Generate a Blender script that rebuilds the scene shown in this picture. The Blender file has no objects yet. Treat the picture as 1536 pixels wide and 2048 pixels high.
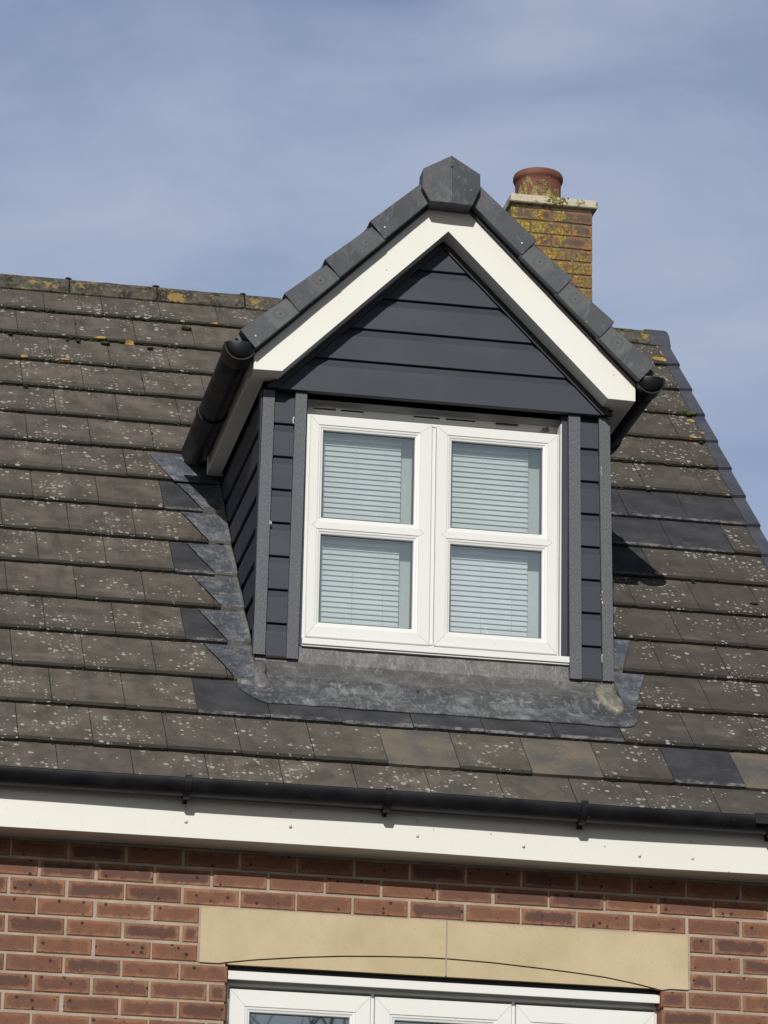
import bpy, bmesh, math, random
from mathutils import Vector, Matrix, noise
random.seed(7)
S = bpy.context.scene
COL = S.collection
PI = math.pi
# ---------------------------------------------------------------- camera, sky, sun
CAM = (-1.8198, -14.1437, -3.1799)
yaw, pit, rol = math.radians(10.393), math.radians(18.663), math.radians(1.1357)
F = Vector((math.sin(yaw)*math.cos(pit), math.cos(yaw)*math.cos(pit), math.sin(pit)))
Rt = Vector((math.cos(yaw), -math.sin(yaw), 0)); U = Rt.cross(F)
R2 = Rt*math.cos(rol)+U*math.sin(rol); U2 = -Rt*math.sin(rol)+U*math.cos(rol)
cam = bpy.data.objects.new('camera', bpy.data.cameras.new('camera'))
COL.objects.link(cam); S.camera = cam
cam.matrix_world = Matrix(((R2.x, U2.x, -F.x, CAM[0]), (R2.y, U2.y, -F.y, CAM[1]), (R2.z, U2.z, -F.z, CAM[2]), (0, 0, 0, 1)))
cam.data.sensor_fit = 'VERTICAL'; cam.data.sensor_height = 36; cam.data.lens = 7470/2048*36
cam.data.clip_start = 0.1; cam.data.clip_end = 3000
SD = Vector((-.27, -1, .578)).normalized()          # towards the sun
sun = bpy.data.objects.new('sun', bpy.data.lights.new('sun', 'SUN')); COL.objects.link(sun)
sun.data.energy = 3.95; sun.data.angle = math.radians(.55); sun.data.color = (1, .962, .895)
sun.rotation_euler = SD.to_track_quat('Z', 'Y').to_euler()
W = bpy.data.worlds.new('World'); S.world = W; W.use_nodes = True
wt = W.node_tree; wn = wt.nodes; wl = wt.links
bg = wn['Background']; bg.inputs[1].default_value = .1
sky = wn.new('ShaderNodeTexSky'); sky.sky_type = 'NISHITA'; sky.sun_disc = False
sky.sun_elevation = math.asin(SD.z); sky.sun_rotation = math.atan2(SD.x, SD.y)
sky.air_density = 1.0; sky.dust_density = 1.5; sky.ozone_density = 1.2
tc = wn.new('ShaderNodeTexCoord'); mp = wn.new('ShaderNodeMapping'); mp.inputs['Scale'].default_value = (1, 1, 2.6)
mp.inputs['Rotation'].default_value = (0, .35, .3)
wl.new(tc.outputs['Generated'], mp.inputs[0])
n1 = wn.new('ShaderNodeTexNoise'); n1.inputs['Scale'].default_value = 8; n1.inputs['Detail'].default_value = 6; n1.inputs['Roughness'].default_value = .5; n1.inputs['Distortion'].default_value = .3
wl.new(mp.outputs[0], n1.inputs['Vector'])
cr = wn.new('ShaderNodeValToRGB'); cr.color_ramp.elements[0].position = .36; cr.color_ramp.elements[1].position = .66
cr.color_ramp.elements[0].color = (.26, .26, .26, 1); cr.color_ramp.elements[1].color = (.92, .92, .92, 1)
wl.new(n1.outputs[0], cr.inputs[0])
mx = wn.new('ShaderNodeMixRGB'); wl.new(cr.outputs[0], mx.inputs[0]); wl.new(sky.outputs[0], mx.inputs[1])
mx.inputs[2].default_value = (4.15, 4.7, 6.15, 1)
# multiplier dims the sky overhead and southward to cut fill light; north stays bright
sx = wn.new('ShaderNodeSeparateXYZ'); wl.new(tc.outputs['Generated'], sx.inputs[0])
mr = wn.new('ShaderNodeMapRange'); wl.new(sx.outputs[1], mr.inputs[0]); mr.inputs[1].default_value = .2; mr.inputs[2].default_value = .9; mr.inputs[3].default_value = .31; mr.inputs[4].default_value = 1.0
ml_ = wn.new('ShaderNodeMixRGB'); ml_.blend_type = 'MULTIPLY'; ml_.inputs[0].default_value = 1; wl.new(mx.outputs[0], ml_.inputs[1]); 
hz = wn.new('ShaderNodeMapRange'); wl.new(sx.outputs[2], hz.inputs[0]); hz.inputs[1].default_value = .45; hz.inputs[2].default_value = .15; hz.inputs[3].default_value = .30; hz.inputs[4].default_value = .85   # haze band low down: dimming eased so the glass reflects brighter sky
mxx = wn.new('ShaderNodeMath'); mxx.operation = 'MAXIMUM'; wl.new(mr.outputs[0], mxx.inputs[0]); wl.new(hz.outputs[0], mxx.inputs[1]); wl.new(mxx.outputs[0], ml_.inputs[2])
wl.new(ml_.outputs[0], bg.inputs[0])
vs = S.view_settings; vs.view_transform = 'Standard'; vs.look = 'None'; vs.exposure = 0; vs.gamma = 1
S.cycles.max_bounces = 8; S.cycles.transparent_max_bounces = 16
# ---------------------------------------------------------------- material helpers
class NT:
    def __init__(s, name):
        s.m = bpy.data.materials.new(name); s.m.use_nodes = True
        s.t = s.m.node_tree; s.b = s.t.nodes['Principled BSDF']
        s.tc = s.t.nodes.new('ShaderNodeTexCoord')
    def n(s, t, **k):
        o = s.t.nodes.new('ShaderNode'+t)
        for a, v in k.items(): setattr(o, a, v)
        return o
    def put(s, node, key, v):
        i = node.inputs[key]
        if hasattr(v, 'is_output') or isinstance(v, bpy.types.NodeSocket): s.t.links.new(v, i)
        elif isinstance(v, (tuple, list)) and i.type == 'RGBA' and len(v) == 3: i.default_value = (*v, 1)
        else: i.default_value = v
    def obj(s): return s.tc.outputs['Object']
    def attr(s, name):
        return s.n('Attribute', attribute_name=name).outputs
    def sc(s, v, scale, rot=(0, 0, 0)):
        o = s.n('Mapping'); s.put(o, 0, v); o.inputs['Scale'].default_value = scale; o.inputs['Rotation'].default_value = rot; return o.outputs[0]
    def noise(s, v, scale, det=4, rough=.55, dist=0):
        o = s.n('TexNoise'); s.put(o, 'Vector', v); s.put(o, 'Scale', scale); s.put(o, 'Detail', det); s.put(o, 'Roughness', rough); s.put(o, 'Distortion', dist); return o.outputs[0]
    def vor(s, v, scale, rnd=1, dim='3D'):
        o = s.n('TexVoronoi', voronoi_dimensions=dim); s.put(o, 'Vector', v); s.put(o, 'Scale', scale); s.put(o, 'Randomness', rnd); return o.outputs
    def rng(s, v, a, b, c=0, d=1, sm=True):
        o = s.n('MapRange', interpolation_type='SMOOTHSTEP' if sm else 'LINEAR')
        s.put(o, 0, v); s.put(o, 1, a); s.put(o, 2, b); s.put(o, 3, c); s.put(o, 4, d); return o.outputs[0]
    def math(s, op, a, b=0, c=0):
        o = s.n('Math', operation=op); s.put(o, 0, a); s.put(o, 1, b); s.put(o, 2, c); return o.outputs[0]
    def mix(s, f, a, b, mode='MIX'):
        o = s.n('MixRGB', blend_type=mode); s.put(o, 0, f); s.put(o, 1, a); s.put(o, 2, b); return o.outputs[0]
    def sepx(s, v):
        o = s.n('SeparateXYZ'); s.put(o, 0, v); return o.outputs
    def out(s, col, rough=.6, bump=None, bs=.4, bd=.004, spec=.4, metal=0):
        s.put(s.b, 'Base Color', col); s.put(s.b, 'Roughness', rough); s.put(s.b, 'Specular IOR Level', spec); s.put(s.b, 'Metallic', metal)
        if bump is not None:
            o = s.n('Bump'); s.put(o, 'Height', bump); s.put(o, 'Strength', bs); s.put(o, 'Distance', bd); s.t.links.new(o.outputs[0], s.b.inputs['Normal'])
        return s.m
def gen(name, c1, c2, scale=6, rough=.6, r2=None, fine=60, bs=.2, bd=.002, spec=.4, stretch=(1, 1, 1), speck=None, lo=.35, hi=.7):
    N = NT(name); v = N.sc(N.obj(), stretch)
    a = N.noise(v, scale, 5); f = N.noise(v, fine, 3)
    col = N.mix(N.rng(a, lo, hi), c1, c2)
    col = N.mix(.25, col, N.mix(f, (0, 0, 0), (1, 1, 1)), 'OVERLAY')
    if speck: col = N.mix(N.math('MULTIPLY', N.rng(N.noise(v, speck[1], 2), speck[2], speck[2]+.05), speck[3]), col, speck[0])
    return N.out(col, N.rng(a, .3, .7, rough, r2 if r2 else rough) if r2 else rough, f, bs, bd, spec)

# concrete roof tiles: attribute 'tile' = (random, kind, distance up from lower edge); UV = metres on the slope
def mat_tile():
    N = NT('roof_tile'); uv = N.tc.outputs['UV']; at = N.attr('tile')
    sp = N.sepx(at['Vector']); rnd, kind, up = sp[0], sp[1], sp[2]
    big = N.noise(uv, 1.1, 3); mid = N.noise(uv, 7, 6, .6); fine = N.noise(uv, 90, 3)
    streak = N.noise(N.sc(uv, (9, 1.3, 1)), 2.2, 4)
    old = N.mix(N.rng(mid, .3, .72), (.076, .064, .053), (.133, .113, .095))
    old = N.mix(N.math('MULTIPLY', N.rng(streak, .45, .75), .5), old, (.052, .046, .042))
    old = N.mix(N.math('MULTIPLY', rnd, .38), old, (.058, .052, .050))
    # right hand side weathers darker and blotchier
    x = N.sepx(uv)[0]
    old = N.mix(N.math('MULTIPLY', N.rng(N.math('ADD', x, N.math('MULTIPLY', mid, 1.2)), 1.9, 2.7), .5), old, (.043, .039, .036))
    old = N.mix(N.math('MULTIPLY', N.rng(N.noise(uv, 16, 6, .7), .52, .68), .35), old, (.03, .027, .024))
    # grime plus painted gap shade at the lower edge and near the side joints
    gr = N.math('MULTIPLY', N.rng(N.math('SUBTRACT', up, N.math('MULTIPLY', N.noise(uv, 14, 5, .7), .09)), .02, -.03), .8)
    pt_ = N.rng(N.noise(N.sc(uv, (2.2, 1, 1)), 5.5, 6, .65), .50, .68, 0, .5); old = N.mix(pt_, old, (.040, .036, .032))
    pl_ = N.rng(N.noise(N.sc(uv, (1, 1.6, 1)), 3.1, 5, .6), .52, .72, 0, .45); old = N.mix(pl_, old, (.155, .135, .115))
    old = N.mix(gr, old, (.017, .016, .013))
    old = N.mix(.5, old, N.mix(N.noise(uv, 120, 4, .75), (.1, .1, .1), (.9, .9, .9)), 'OVERLAY')
    # ochre stain up at right
    oc = N.math('MULTIPLY', N.rng(N.noise(uv, 30, 5, .75), .56, .66), N.math('MULTIPLY', N.rng(x, 2.0, 2.3), N.rng(N.sepx(uv)[1], 2.3, 3.4)))
    old = N.mix(N.math('MULTIPLY', oc, .7), old, (.21, .15, .05))
    slate = N.mix(N.rng(mid, .3, .7), (.027, .028, .033), (.050, .051, .057))
    slate = N.mix(N.math('MULTIPLY', N.rng(N.noise(N.sc(uv, (3, 9, 1), (0, 0, .4)), 5, 6, .7), .58, .75), .55), slate, (.17, .17, .17))
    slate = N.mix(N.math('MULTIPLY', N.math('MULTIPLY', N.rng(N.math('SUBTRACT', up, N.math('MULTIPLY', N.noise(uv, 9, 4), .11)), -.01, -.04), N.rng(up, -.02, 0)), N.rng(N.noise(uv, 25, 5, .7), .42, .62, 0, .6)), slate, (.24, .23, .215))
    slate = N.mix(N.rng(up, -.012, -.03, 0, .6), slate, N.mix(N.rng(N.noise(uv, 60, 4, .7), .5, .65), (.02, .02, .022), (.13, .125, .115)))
    brown = N.mix(N.rng(N.noise(uv, 4, 4), .38, .62), (.080, .076, .073), (.135, .112, .087))
    isS = N.math('COMPARE', kind, .5, .1); isB = N.math('COMPARE', kind, 1, .1)
    col = N.mix(isS, old, slate); col = N.mix(isB, col, brown)
    # round lichen spots
    w = N.n('VectorMath', operation='ADD'); N.put(w, 0, uv)
    nw = N.n('TexNoise'); N.put(nw, 'Vector', uv); N.put(nw, 'Scale', 55.); 
    w2 = N.n('VectorMath', operation='SCALE'); N.put(w2, 0, nw.outputs['Color']); w2.inputs['Scale'].default_value = .006; N.put(w, 1, w2.outputs[0])
    wv = N.sc(w.outputs[0], (1, 1.05, 1))
    tot = None
    for scl, keep, r0, r1 in ((36, .945, .24, .38), (21, .955, .17, .27), (62, .95, .22, .36)):
        vo = N.vor(wv, scl, 1, '2D'); c = N.sepx(vo['Color'])
        ff = N.math('LESS_THAN', N.math('ADD', c[0], N.math('MULTIPLY', N.math('SUBTRACT', .50, N.noise(uv, 3.4, 4, .65)), 1.2)), 1-keep)
        rad = N.rng(c[1], 0, 1, r0*.7, r1, False)
        s_ = N.math('MULTIPLY', ff, N.rng(N.math('SUBTRACT', vo['Distance'], rad), .04, -.05))
        tot = s_ if tot is None else N.math('MAXIMUM', tot, s_)
    tot = N.math('MULTIPLY', tot, N.math('SUBTRACT', 1, N.math('MULTIPLY', isS, 1)))
    tot = N.math('MULTIPLY', tot, N.math('SUBTRACT', 1, N.math('MULTIPLY', isB, .85)))
    tot = N.math('MULTIPLY', tot, N.rng(N.noise(uv, 140, 3), .3, .5, .5, .95))
    tot = N.math('MULTIPLY', tot, N.rng(up, -.03, -.005, .12, 1))
    col = N.mix(tot, col, N.mix(N.noise(uv, 11, 2), (.20, .20, .172), (.40, .39, .35)))
    h = N.math('ADD', N.math('MULTIPLY', fine, .5), N.math('ADD', mid, N.math('MULTIPLY', tot, .4)))
    return N.out(col, .82, h, .35, .004, .3)
def mat_brick(name, lich=False):
    # UV: 0..1 over each brick's face (x scaled by 2.9); attribute 'tile' = random per brick
    N = NT(name); uv = N.tc.outputs['UV']; at = N.attr('tile'); sp = N.sepx(at['Vector']); r1, r2, L = sp[0], sp[1], sp[2]
    o = N.obj(); u = N.sepx(uv)
    eu = N.math('MINIMUM', u[0], N.math('SUBTRACT', L, u[0])); ev = N.math('MINIMUM', u[1], N.math('SUBTRACT', 1, u[1]))
    sm_ = N.n('Math', operation='SMOOTH_MIN'); N.put(sm_, 0, eu); N.put(sm_, 1, ev); sm_.inputs[2].default_value = .35; e = N.math('ADD', sm_.outputs[0], .03); e = N.math('ADD', e, N.math('MULTIPLY', N.math('SUBTRACT', N.noise(o, 24, 6, .7), .5), .62))
    core = N.rng(e, .03, .33)
    edge = N.mix(r1, (.205, .092, .052), (.31, .158, .090)); cen = N.mix(N.rng(r2, .1, .8), (.105, .056, .044), (.185, .088, .055))
    col = N.mix(core, edge, cen)
    halo = N.math('MULTIPLY', N.rng(e, .09, .15), N.rng(e, .24, .17)); col = N.mix(N.math('MULTIPLY', N.math('MULTIPLY', halo, N.rng(N.noise(o, 12, 3), .4, .6)), .30), col, (.36, .20, .12))
    col = N.mix(N.rng(N.noise(o, 24, 6, .65), .3, .75, 0, .7), col, N.mix(.55, col, (.075, .045, .038)))
    vo = N.vor(o, 34); c = N.sepx(vo['Color'])
    sp_ = N.math('MULTIPLY', N.math('LESS_THAN', c[0], N.math('ADD', .10, N.math('MULTIPLY', r2, .3))), N.rng(vo['Distance'], .30, .16))
    col = N.mix(N.math('MULTIPLY', sp_, .9), col, (.022, .018, .018))
    vo = N.vor(o, 80); c = N.sepx(vo['Color'])
    col = N.mix(N.math('MULTIPLY', N.math('LESS_THAN', c[0], .12), N.rng(vo['Distance'], .3, .15, 0, .8)), col, (.06, .035, .03))
    col = N.mix(N.math('MULTIPLY', N.rng(N.noise(o, 60, 4, .7), .62, .72), .35), col, (.45, .36, .30))
    if lich:
        z = N.sepx(o); d = N.noise(o, 7, 3)
        col = N.mix(N.rng(N.noise(o, 12, 4), .4, .62, 0, .6), col, (.115, .10, .072))
        ml = N.math('MULTIPLY', N.rng(N.math('ADD', N.noise(o, 38, 6, .75), N.math('MULTIPLY', N.math('SUBTRACT', d, .5), .85)), .475, .56), N.rng(z[0], 2.72, 2.50, .45, 1))
        col = N.mix(N.math('MULTIPLY', ml, .8), col, N.mix(N.rng(N.noise(o, 90, 3), .4, .65), (.17, .12, .022), (.46, .34, .05)))
    return N.out(col, .85, N.math('ADD', N.noise(o, 150, 4), N.noise(o, 30, 4)), .5, .003, .2)
def mat_mortar(name, c1, c2):
    return gen(name, c1, c2, 9, .9, fine=180, bs=.6, bd=.003, spec=.1)
def mat_lead(name, light):
    N = NT(name); o = N.obj(); at = N.attr('tile'); w = N.sepx(at['Vector'])
    a = N.noise(o, 5, 5, .6, .6); b = N.noise(N.sc(o, (1.3, 1.6, 1.6), (0, .3, .2)), 6.5, 8, .72, .6); c = N.noise(N.sc(o, (1.6, 1.2, 1.2), (.3, 0, .6)), 13, 7, .74, .5)
    d0, d1 = light
    col = N.mix(N.rng(a, .3, .7), d0, d1)
    col = N.mix(N.rng(b, .46, .68, 0, .75), col, (.21, .22, .232))
    col = N.mix(N.rng(c, .56, .70, 0, .6), col, (.36, .37, .385))
    col = N.mix(N.rng(N.noise(o, 13, 5, .6), .45, .62, 0, .6), col, (.05, .054, .065))
    sc2 = N.noise(N.sc(o, (3.2, 1, 1), (.2, .5, .55)), 24, 6, .75, .9); sc3 = N.noise(N.sc(o, (1, 2.6, 2.6), (0, .1, .1)), 17, 6, .75, .5)
    col = N.mix(N.rng(sc2, .54, .66, 0, .6), col, (.33, .34, .355)); col = N.mix(N.rng(sc3, .56, .68, 0, .5), col, (.30, .31, .32)); col = N.mix(N.rng(N.noise(o, 38, 4, .7), .5, .7, 0, .35), col, (.045, .045, .05))
    col = N.mix(N.math('MULTIPLY', w[0], N.rng(a, .2, .8, .2, .6)), col, (.145, .138, .125))
    col = N.mix(N.math('MULTIPLY', w[1], N.rng(c, .36, .62, .35, .9)), col, N.mix(N.noise(o, 30, 4, .7), (.16, .14, .105), (.36, .33, .265)))
    return N.out(col, N.rng(b, .3, .7, .38, .6), N.math('ADD', c, N.math('MULTIPLY', a, 2)), .5, .006, .5, .15)
def mat_clad():
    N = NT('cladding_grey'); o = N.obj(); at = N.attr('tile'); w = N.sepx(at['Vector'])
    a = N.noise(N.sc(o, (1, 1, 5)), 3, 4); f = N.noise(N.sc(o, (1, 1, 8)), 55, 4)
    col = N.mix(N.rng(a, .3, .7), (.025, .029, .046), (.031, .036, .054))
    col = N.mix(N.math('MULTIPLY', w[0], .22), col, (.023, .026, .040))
    sc_ = N.rng(N.noise(N.sc(o, (3, 3, 9), (0, .4, 0)), 6, 7, .8, 1.4), .62, .74)
    col = N.mix(N.rng(f, .35, .7, 0, .25), col, (.048, .054, .075)); col = N.mix(N.rng(N.noise(o, 2.3, 5), .5, .8, 0, .3), col, (.07, .072, .082))
    col = N.mix(N.math('MULTIPLY', sc_, .22), col, (.28, .29, .31))
    return N.out(col, N.rng(a, .3, .7, .5, .62), f, .12, .0015, .35)
def mat_trim():
    N = NT('textured_trim'); o = N.obj(); v = N.sc(o, (1, 1, .28), (0, .10, 0))
    f = N.noise(v, 330, 3, .6); g = N.noise(v, 620, 2, .6); a = N.noise(N.sc(o, (1, 1, .5)), 6, 4)
    k = N.rng(N.math('ADD', N.math('MULTIPLY', f, .6), N.math('MULTIPLY', g, .4)), .42, .62)
    col = N.mix(k, (.036, .040, .055), (.125, .133, .158)); col = N.mix(N.rng(a, .35, .7, .05, .5), col, (.055, .06, .07))
    return N.out(col, .55, f, .5, .003, .5)
def mat_white(name, c=(.70, .705, .665), dirty=.5, rough=.4):
    N = NT(name); o = N.obj(); a = N.noise(o, 1.7, 5); b = N.noise(N.sc(o, (7, 7, 1)), 9, 6, .7)
    col = N.mix(N.rng(a, .3, .75, 0, .5), c, tuple(x*y for x, y in zip(c, (.93, .92, .88))))
    col = N.mix(N.rng(b, .62, .8, 0, dirty*.5), col, (.44, .42, .35))
    vo = N.vor(o, 26); q = N.sepx(vo['Color'])
    col = N.mix(N.math('MULTIPLY', N.math('LESS_THAN', q[0], .10*dirty), N.rng(vo['Distance'], .12, .05, 0, .75)), col, (.14, .11, .07))
    vo = N.vor(o, 75); q = N.sepx(vo['Color'])
    col = N.mix(N.math('MULTIPLY', N.math('LESS_THAN', q[0], .10*dirty), N.rng(vo['Distance'], .2, .08, 0, .5)), col, (.28, .24, .17))
    return N.out(col, rough, N.noise(o, 14, 3), .06, .003, .4)
def mat_plastic():
    N = NT('weathered_grey_plastic'); o = N.obj(); a = N.noise(o, 6, 6, .6, 1.2); b = N.noise(N.sc(o, (1, 1, 1), (.2, .7, 0)), 16, 6, .7, 1.5)
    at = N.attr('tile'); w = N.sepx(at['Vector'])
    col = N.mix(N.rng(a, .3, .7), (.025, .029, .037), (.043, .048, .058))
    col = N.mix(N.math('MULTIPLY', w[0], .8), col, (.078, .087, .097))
    col = N.mix(N.rng(b, .54, .72, 0, .55), col, (.15, .155, .157))
    col = N.mix(N.rng(N.noise(N.sc(o, (2, 1, 1), (0, .75, 0)), 11, 4, .6, 1.8), .56, .66, 0, .35), col, (.13, .136, .14))
    vo = N.vor(o, 42); q = N.sepx(vo['Color'])
    col = N.mix(N.math('MULTIPLY', N.math('LESS_THAN', q[0], .05), N.rng(vo['Distance'], .14, .06, 0, .8)), col, (.42, .42, .38))
    ring = N.sepx(N.attr('ring')['Vector'])   # distance (m) from the moulded fixing boss
    d = ring[0]
    rr = N.math('MULTIPLY', N.rng(d, .040, .028), N.rng(d, .016, .022)); col = N.mix(N.math('MULTIPLY', rr, .75), col, (.030, .032, .036))
    rr = N.rng(d, .014, .006); col = N.mix(N.math('MULTIPLY', rr, .35), col, (.2, .21, .21))
    rr = N.rng(d, .085, .035); col = N.mix(N.math('MULTIPLY', rr, .35), col, (.105, .112, .115))
    return N.out(col, N.rng(b, .3, .7, .42, .58), N.noise(o, 90, 3), .12, .002, .4)
def mat_ridge(name, k=1):
    N = NT(name); o = N.obj(); a = N.noise(o, 14, 7, .7); b = N.noise(o, 55, 4, .7)
    col = N.mix(N.rng(a, .35, .62), (.022, .020, .017), (.090, .083, .068)); col = N.mix(N.rng(b, .52, .66, 0, .7), col, (.175, .165, .13))
    z = N.sepx(o)
    yl = N.rng(N.math('ADD', N.noise(o, 9, 5, .7), N.math('MULTIPLY', N.noise(o, 60, 3), .18)), .66, .70)
    col = N.mix(N.math('MULTIPLY', yl, .85*k), col, N.mix(b, (.17, .13, .05), (.36, .23, .07)))
    yg = N.rng(N.math('ADD', N.noise(N.sc(o, (1.3, 1, 1)), 22, 5, .7), 0), .60, .66); col = N.mix(N.math('MULTIPLY', yg, .6*k), col, (.22, .20, .07))
    return N.out(col, .9, N.math('ADD', a, b), .9, .008, .2)
def mat_glass():
    N = NT('window_glass'); N.t.nodes.remove(N.b)
    g = N.n('BsdfGlossy'); g.inputs['Roughness'].default_value = .015; g.inputs['Color'].default_value = (.9, 1, 1, 1)
    t = N.n('BsdfTransparent'); t.inputs['Color'].default_value = (.93, .965, .955, 1)
    fr = N.n('Fresnel'); fr.inputs[0].default_value = 1.55
    m = N.n('MixShader'); N.put(m, 0, N.math('ADD', N.math('MULTIPLY', fr.outputs[0], 2.4), .25)); N.t.links.new(t.outputs[0], m.inputs[1]); N.t.links.new(g.outputs[0], m.inputs[2])
    wav = N.noise(N.obj(), 2.2, 2); bp = N.n('Bump'); N.put(bp, 'Height', wav); bp.inputs['Strength'].default_value = .02; N.t.links.new(bp.outputs[0], g.inputs['Normal'])
    N.t.links.new(m.outputs[0], N.t.nodes['Material Output'].inputs[0]); return N.m
def mat_pot():
    N = NT('terracotta'); o = N.obj(); a = N.noise(o, 9, 5); f = N.noise(o, 60, 4, .7)
    col = N.mix(N.rng(a, .3, .7), (.125, .046, .034), (.185, .075, .054)); col = N.mix(N.rng(f, .6, .7, 0, .35), col, (.33, .24, .2))
    z = N.sepx(o)[2]
    m = N.math('MULTIPLY', N.rng(N.math('ADD', N.noise(N.sc(o, (1.6, 1.6, .8)), 12, 6, .7), N.rng(z, 5.21, 5.05, -.05, .12)), .53, .58), N.rng(z, 5.225, 5.205))
    col = N.mix(N.math('MULTIPLY', m, .9), col, N.mix(N.rng(f, .4, .6), (.16, .135, .04), (.34, .30, .13)))
    return N.out(col, .75, f, .4, .004, .3)
def mat_stone():
    N = NT('buff_stone'); o = N.obj(); a = N.noise(o, 3, 5); f = N.noise(o, 240, 3)
    col = N.mix(N.rng(a, .3, .7), (.42, .345, .215), (.49, .405, .27)); col = N.mix(N.rng(N.noise(N.sc(o, (1, 1, .5)), 8, 6, .7), .5, .75, 0, .3), col, (.34, .28, .18)); 
    col = N.mix(N.rng(N.noise(o, 90, 3, .7), .62, .7, 0, .3), col, (.22, .18, .11))
    z = N.sepx(o)[2]
    col = N.mix(N.math('MULTIPLY', N.rng(N.math('ADD', z, N.math('MULTIPLY', N.noise(o, 18, 5, .7), .06)), .015, .045), .35), col, (.23, .21, .16))
    vo = N.vor(o, 30); q = N.sepx(vo['Color']); col = N.mix(N.math('MULTIPLY', N.math('LESS_THAN', q[0], .04), N.rng(vo['Distance'], .1, .05, 0, .7)), col, (.1, .08, .05))
    return N.out(col, .85, f, .35, .002, .2)
def mat_cap():
    N = NT('mossy_concrete'); o = N.obj(); f = N.noise(o, 60, 4, .7)
    col = N.mix(N.rng(f, .3, .7), (.42, .38, .29), (.52, .48, .38))
    m = N.rng(N.noise(o, 17, 6, .7), .56, .60); col = N.mix(N.math('MULTIPLY', m, .9), col, N.mix(N.rng(f, .4, .6), (.10, .095, .05), (.30, .27, .13)))
    return N.out(col, .85, f, .5, .005, .2)
def mat_patch(name, c1, c2): return gen(name, c1, c2, 30, .9, fine=150, bs=.8, bd=.004, spec=.1)
M = {}
M['tile'] = mat_tile(); M['brick'] = mat_brick('red_brick'); M['cbrick'] = mat_brick('lichened_brick', True)
M['mortar'] = mat_mortar('mortar', (.29, .245, .195), (.38, .325, .265)); M['cmortar'] = mat_mortar('dark_mortar', (.10, .085, .06), (.17, .14, .085))
M['lead'] = mat_lead('lead_sheet', ((.048, .051, .055), (.078, .080, .083))); M['soak'] = mat_lead('lead_soaker', ((.060, .068, .085), (.11, .122, .145)))
M['clad'] = mat_clad(); M['trim'] = mat_trim()
M['white'] = mat_white('white_painted_board'); M['upvc'] = mat_white('white_window_plastic', (.68, .69, .675), .22, .3); M['fascia'] = mat_white('white_fascia_board', (.67, .668, .625), .9, .5)
M['plastic'] = mat_plastic(); M['ridge'] = mat_ridge('mossy_ridge'); M['glass'] = mat_glass(); M['pot'] = mat_pot(); M['stone'] = mat_stone(); M['cap'] = mat_cap()
M['black'] = gen('black_gutter_plastic', (.006, .0065, .009), (.011, .012, .015), 8, .36, .5, 40, .08, .002, .25, speck=((.2, .2, .2), 45, .73, .5))
M['dark'] = gen('dark_void', (.012, .012, .014), (.018, .018, .02), 8, .8)
M['seal'] = gen('grey_seal', (.20, .20, .19), (.28, .27, .25), 12, .7)
M['rubber'] = gen('black_gasket', (.012, .014, .018), (.02, .022, .026), 12, .5)
M['vgrey'] = gen('verge_grey_plastic', (.05, .054, .072), (.068, .072, .09), 8, .5, .6, 60, .1, .002, .4)
M['room'] = gen('pale_room_paint', (.60, .65, .625), (.66, .70, .68), 3, .8)
M['blind'] = gen('blind_slat', (.76, .79, .80), (.80, .82, .83), 4, .45, fine=20, bs=.03)
M['moss'] = mat_patch('moss', (.020, .021, .010), (.050, .052, .024)); M['green'] = mat_patch('green_moss', (.045, .06, .012), (.09, .11, .03))
M['orange'] = mat_patch('orange_lichen', (.30, .18, .045), (.44, .31, .12)); M['screw'] = gen('screw_steel', (.55, .55, .53), (.7, .7, .68), 30, .35)
M['screwcap'] = gen('cream_nail_cap', (.50, .485, .43), (.58, .565, .51), 30, .4); M['bark'] = gen('bark', (.05, .04, .03), (.1, .08, .06), 20, .9)
M['asphalt'] = gen('asphalt', (.045, .044, .042), (.06, .058, .055), .5, .9); M['lining'] = gen('roof_underlay', (.03, .03, .03), (.05, .05, .045), 3, .9)
M['deadlight'] = gen('dim_room', (.035, .04, .045), (.05, .055, .06), 3, .9)
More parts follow.
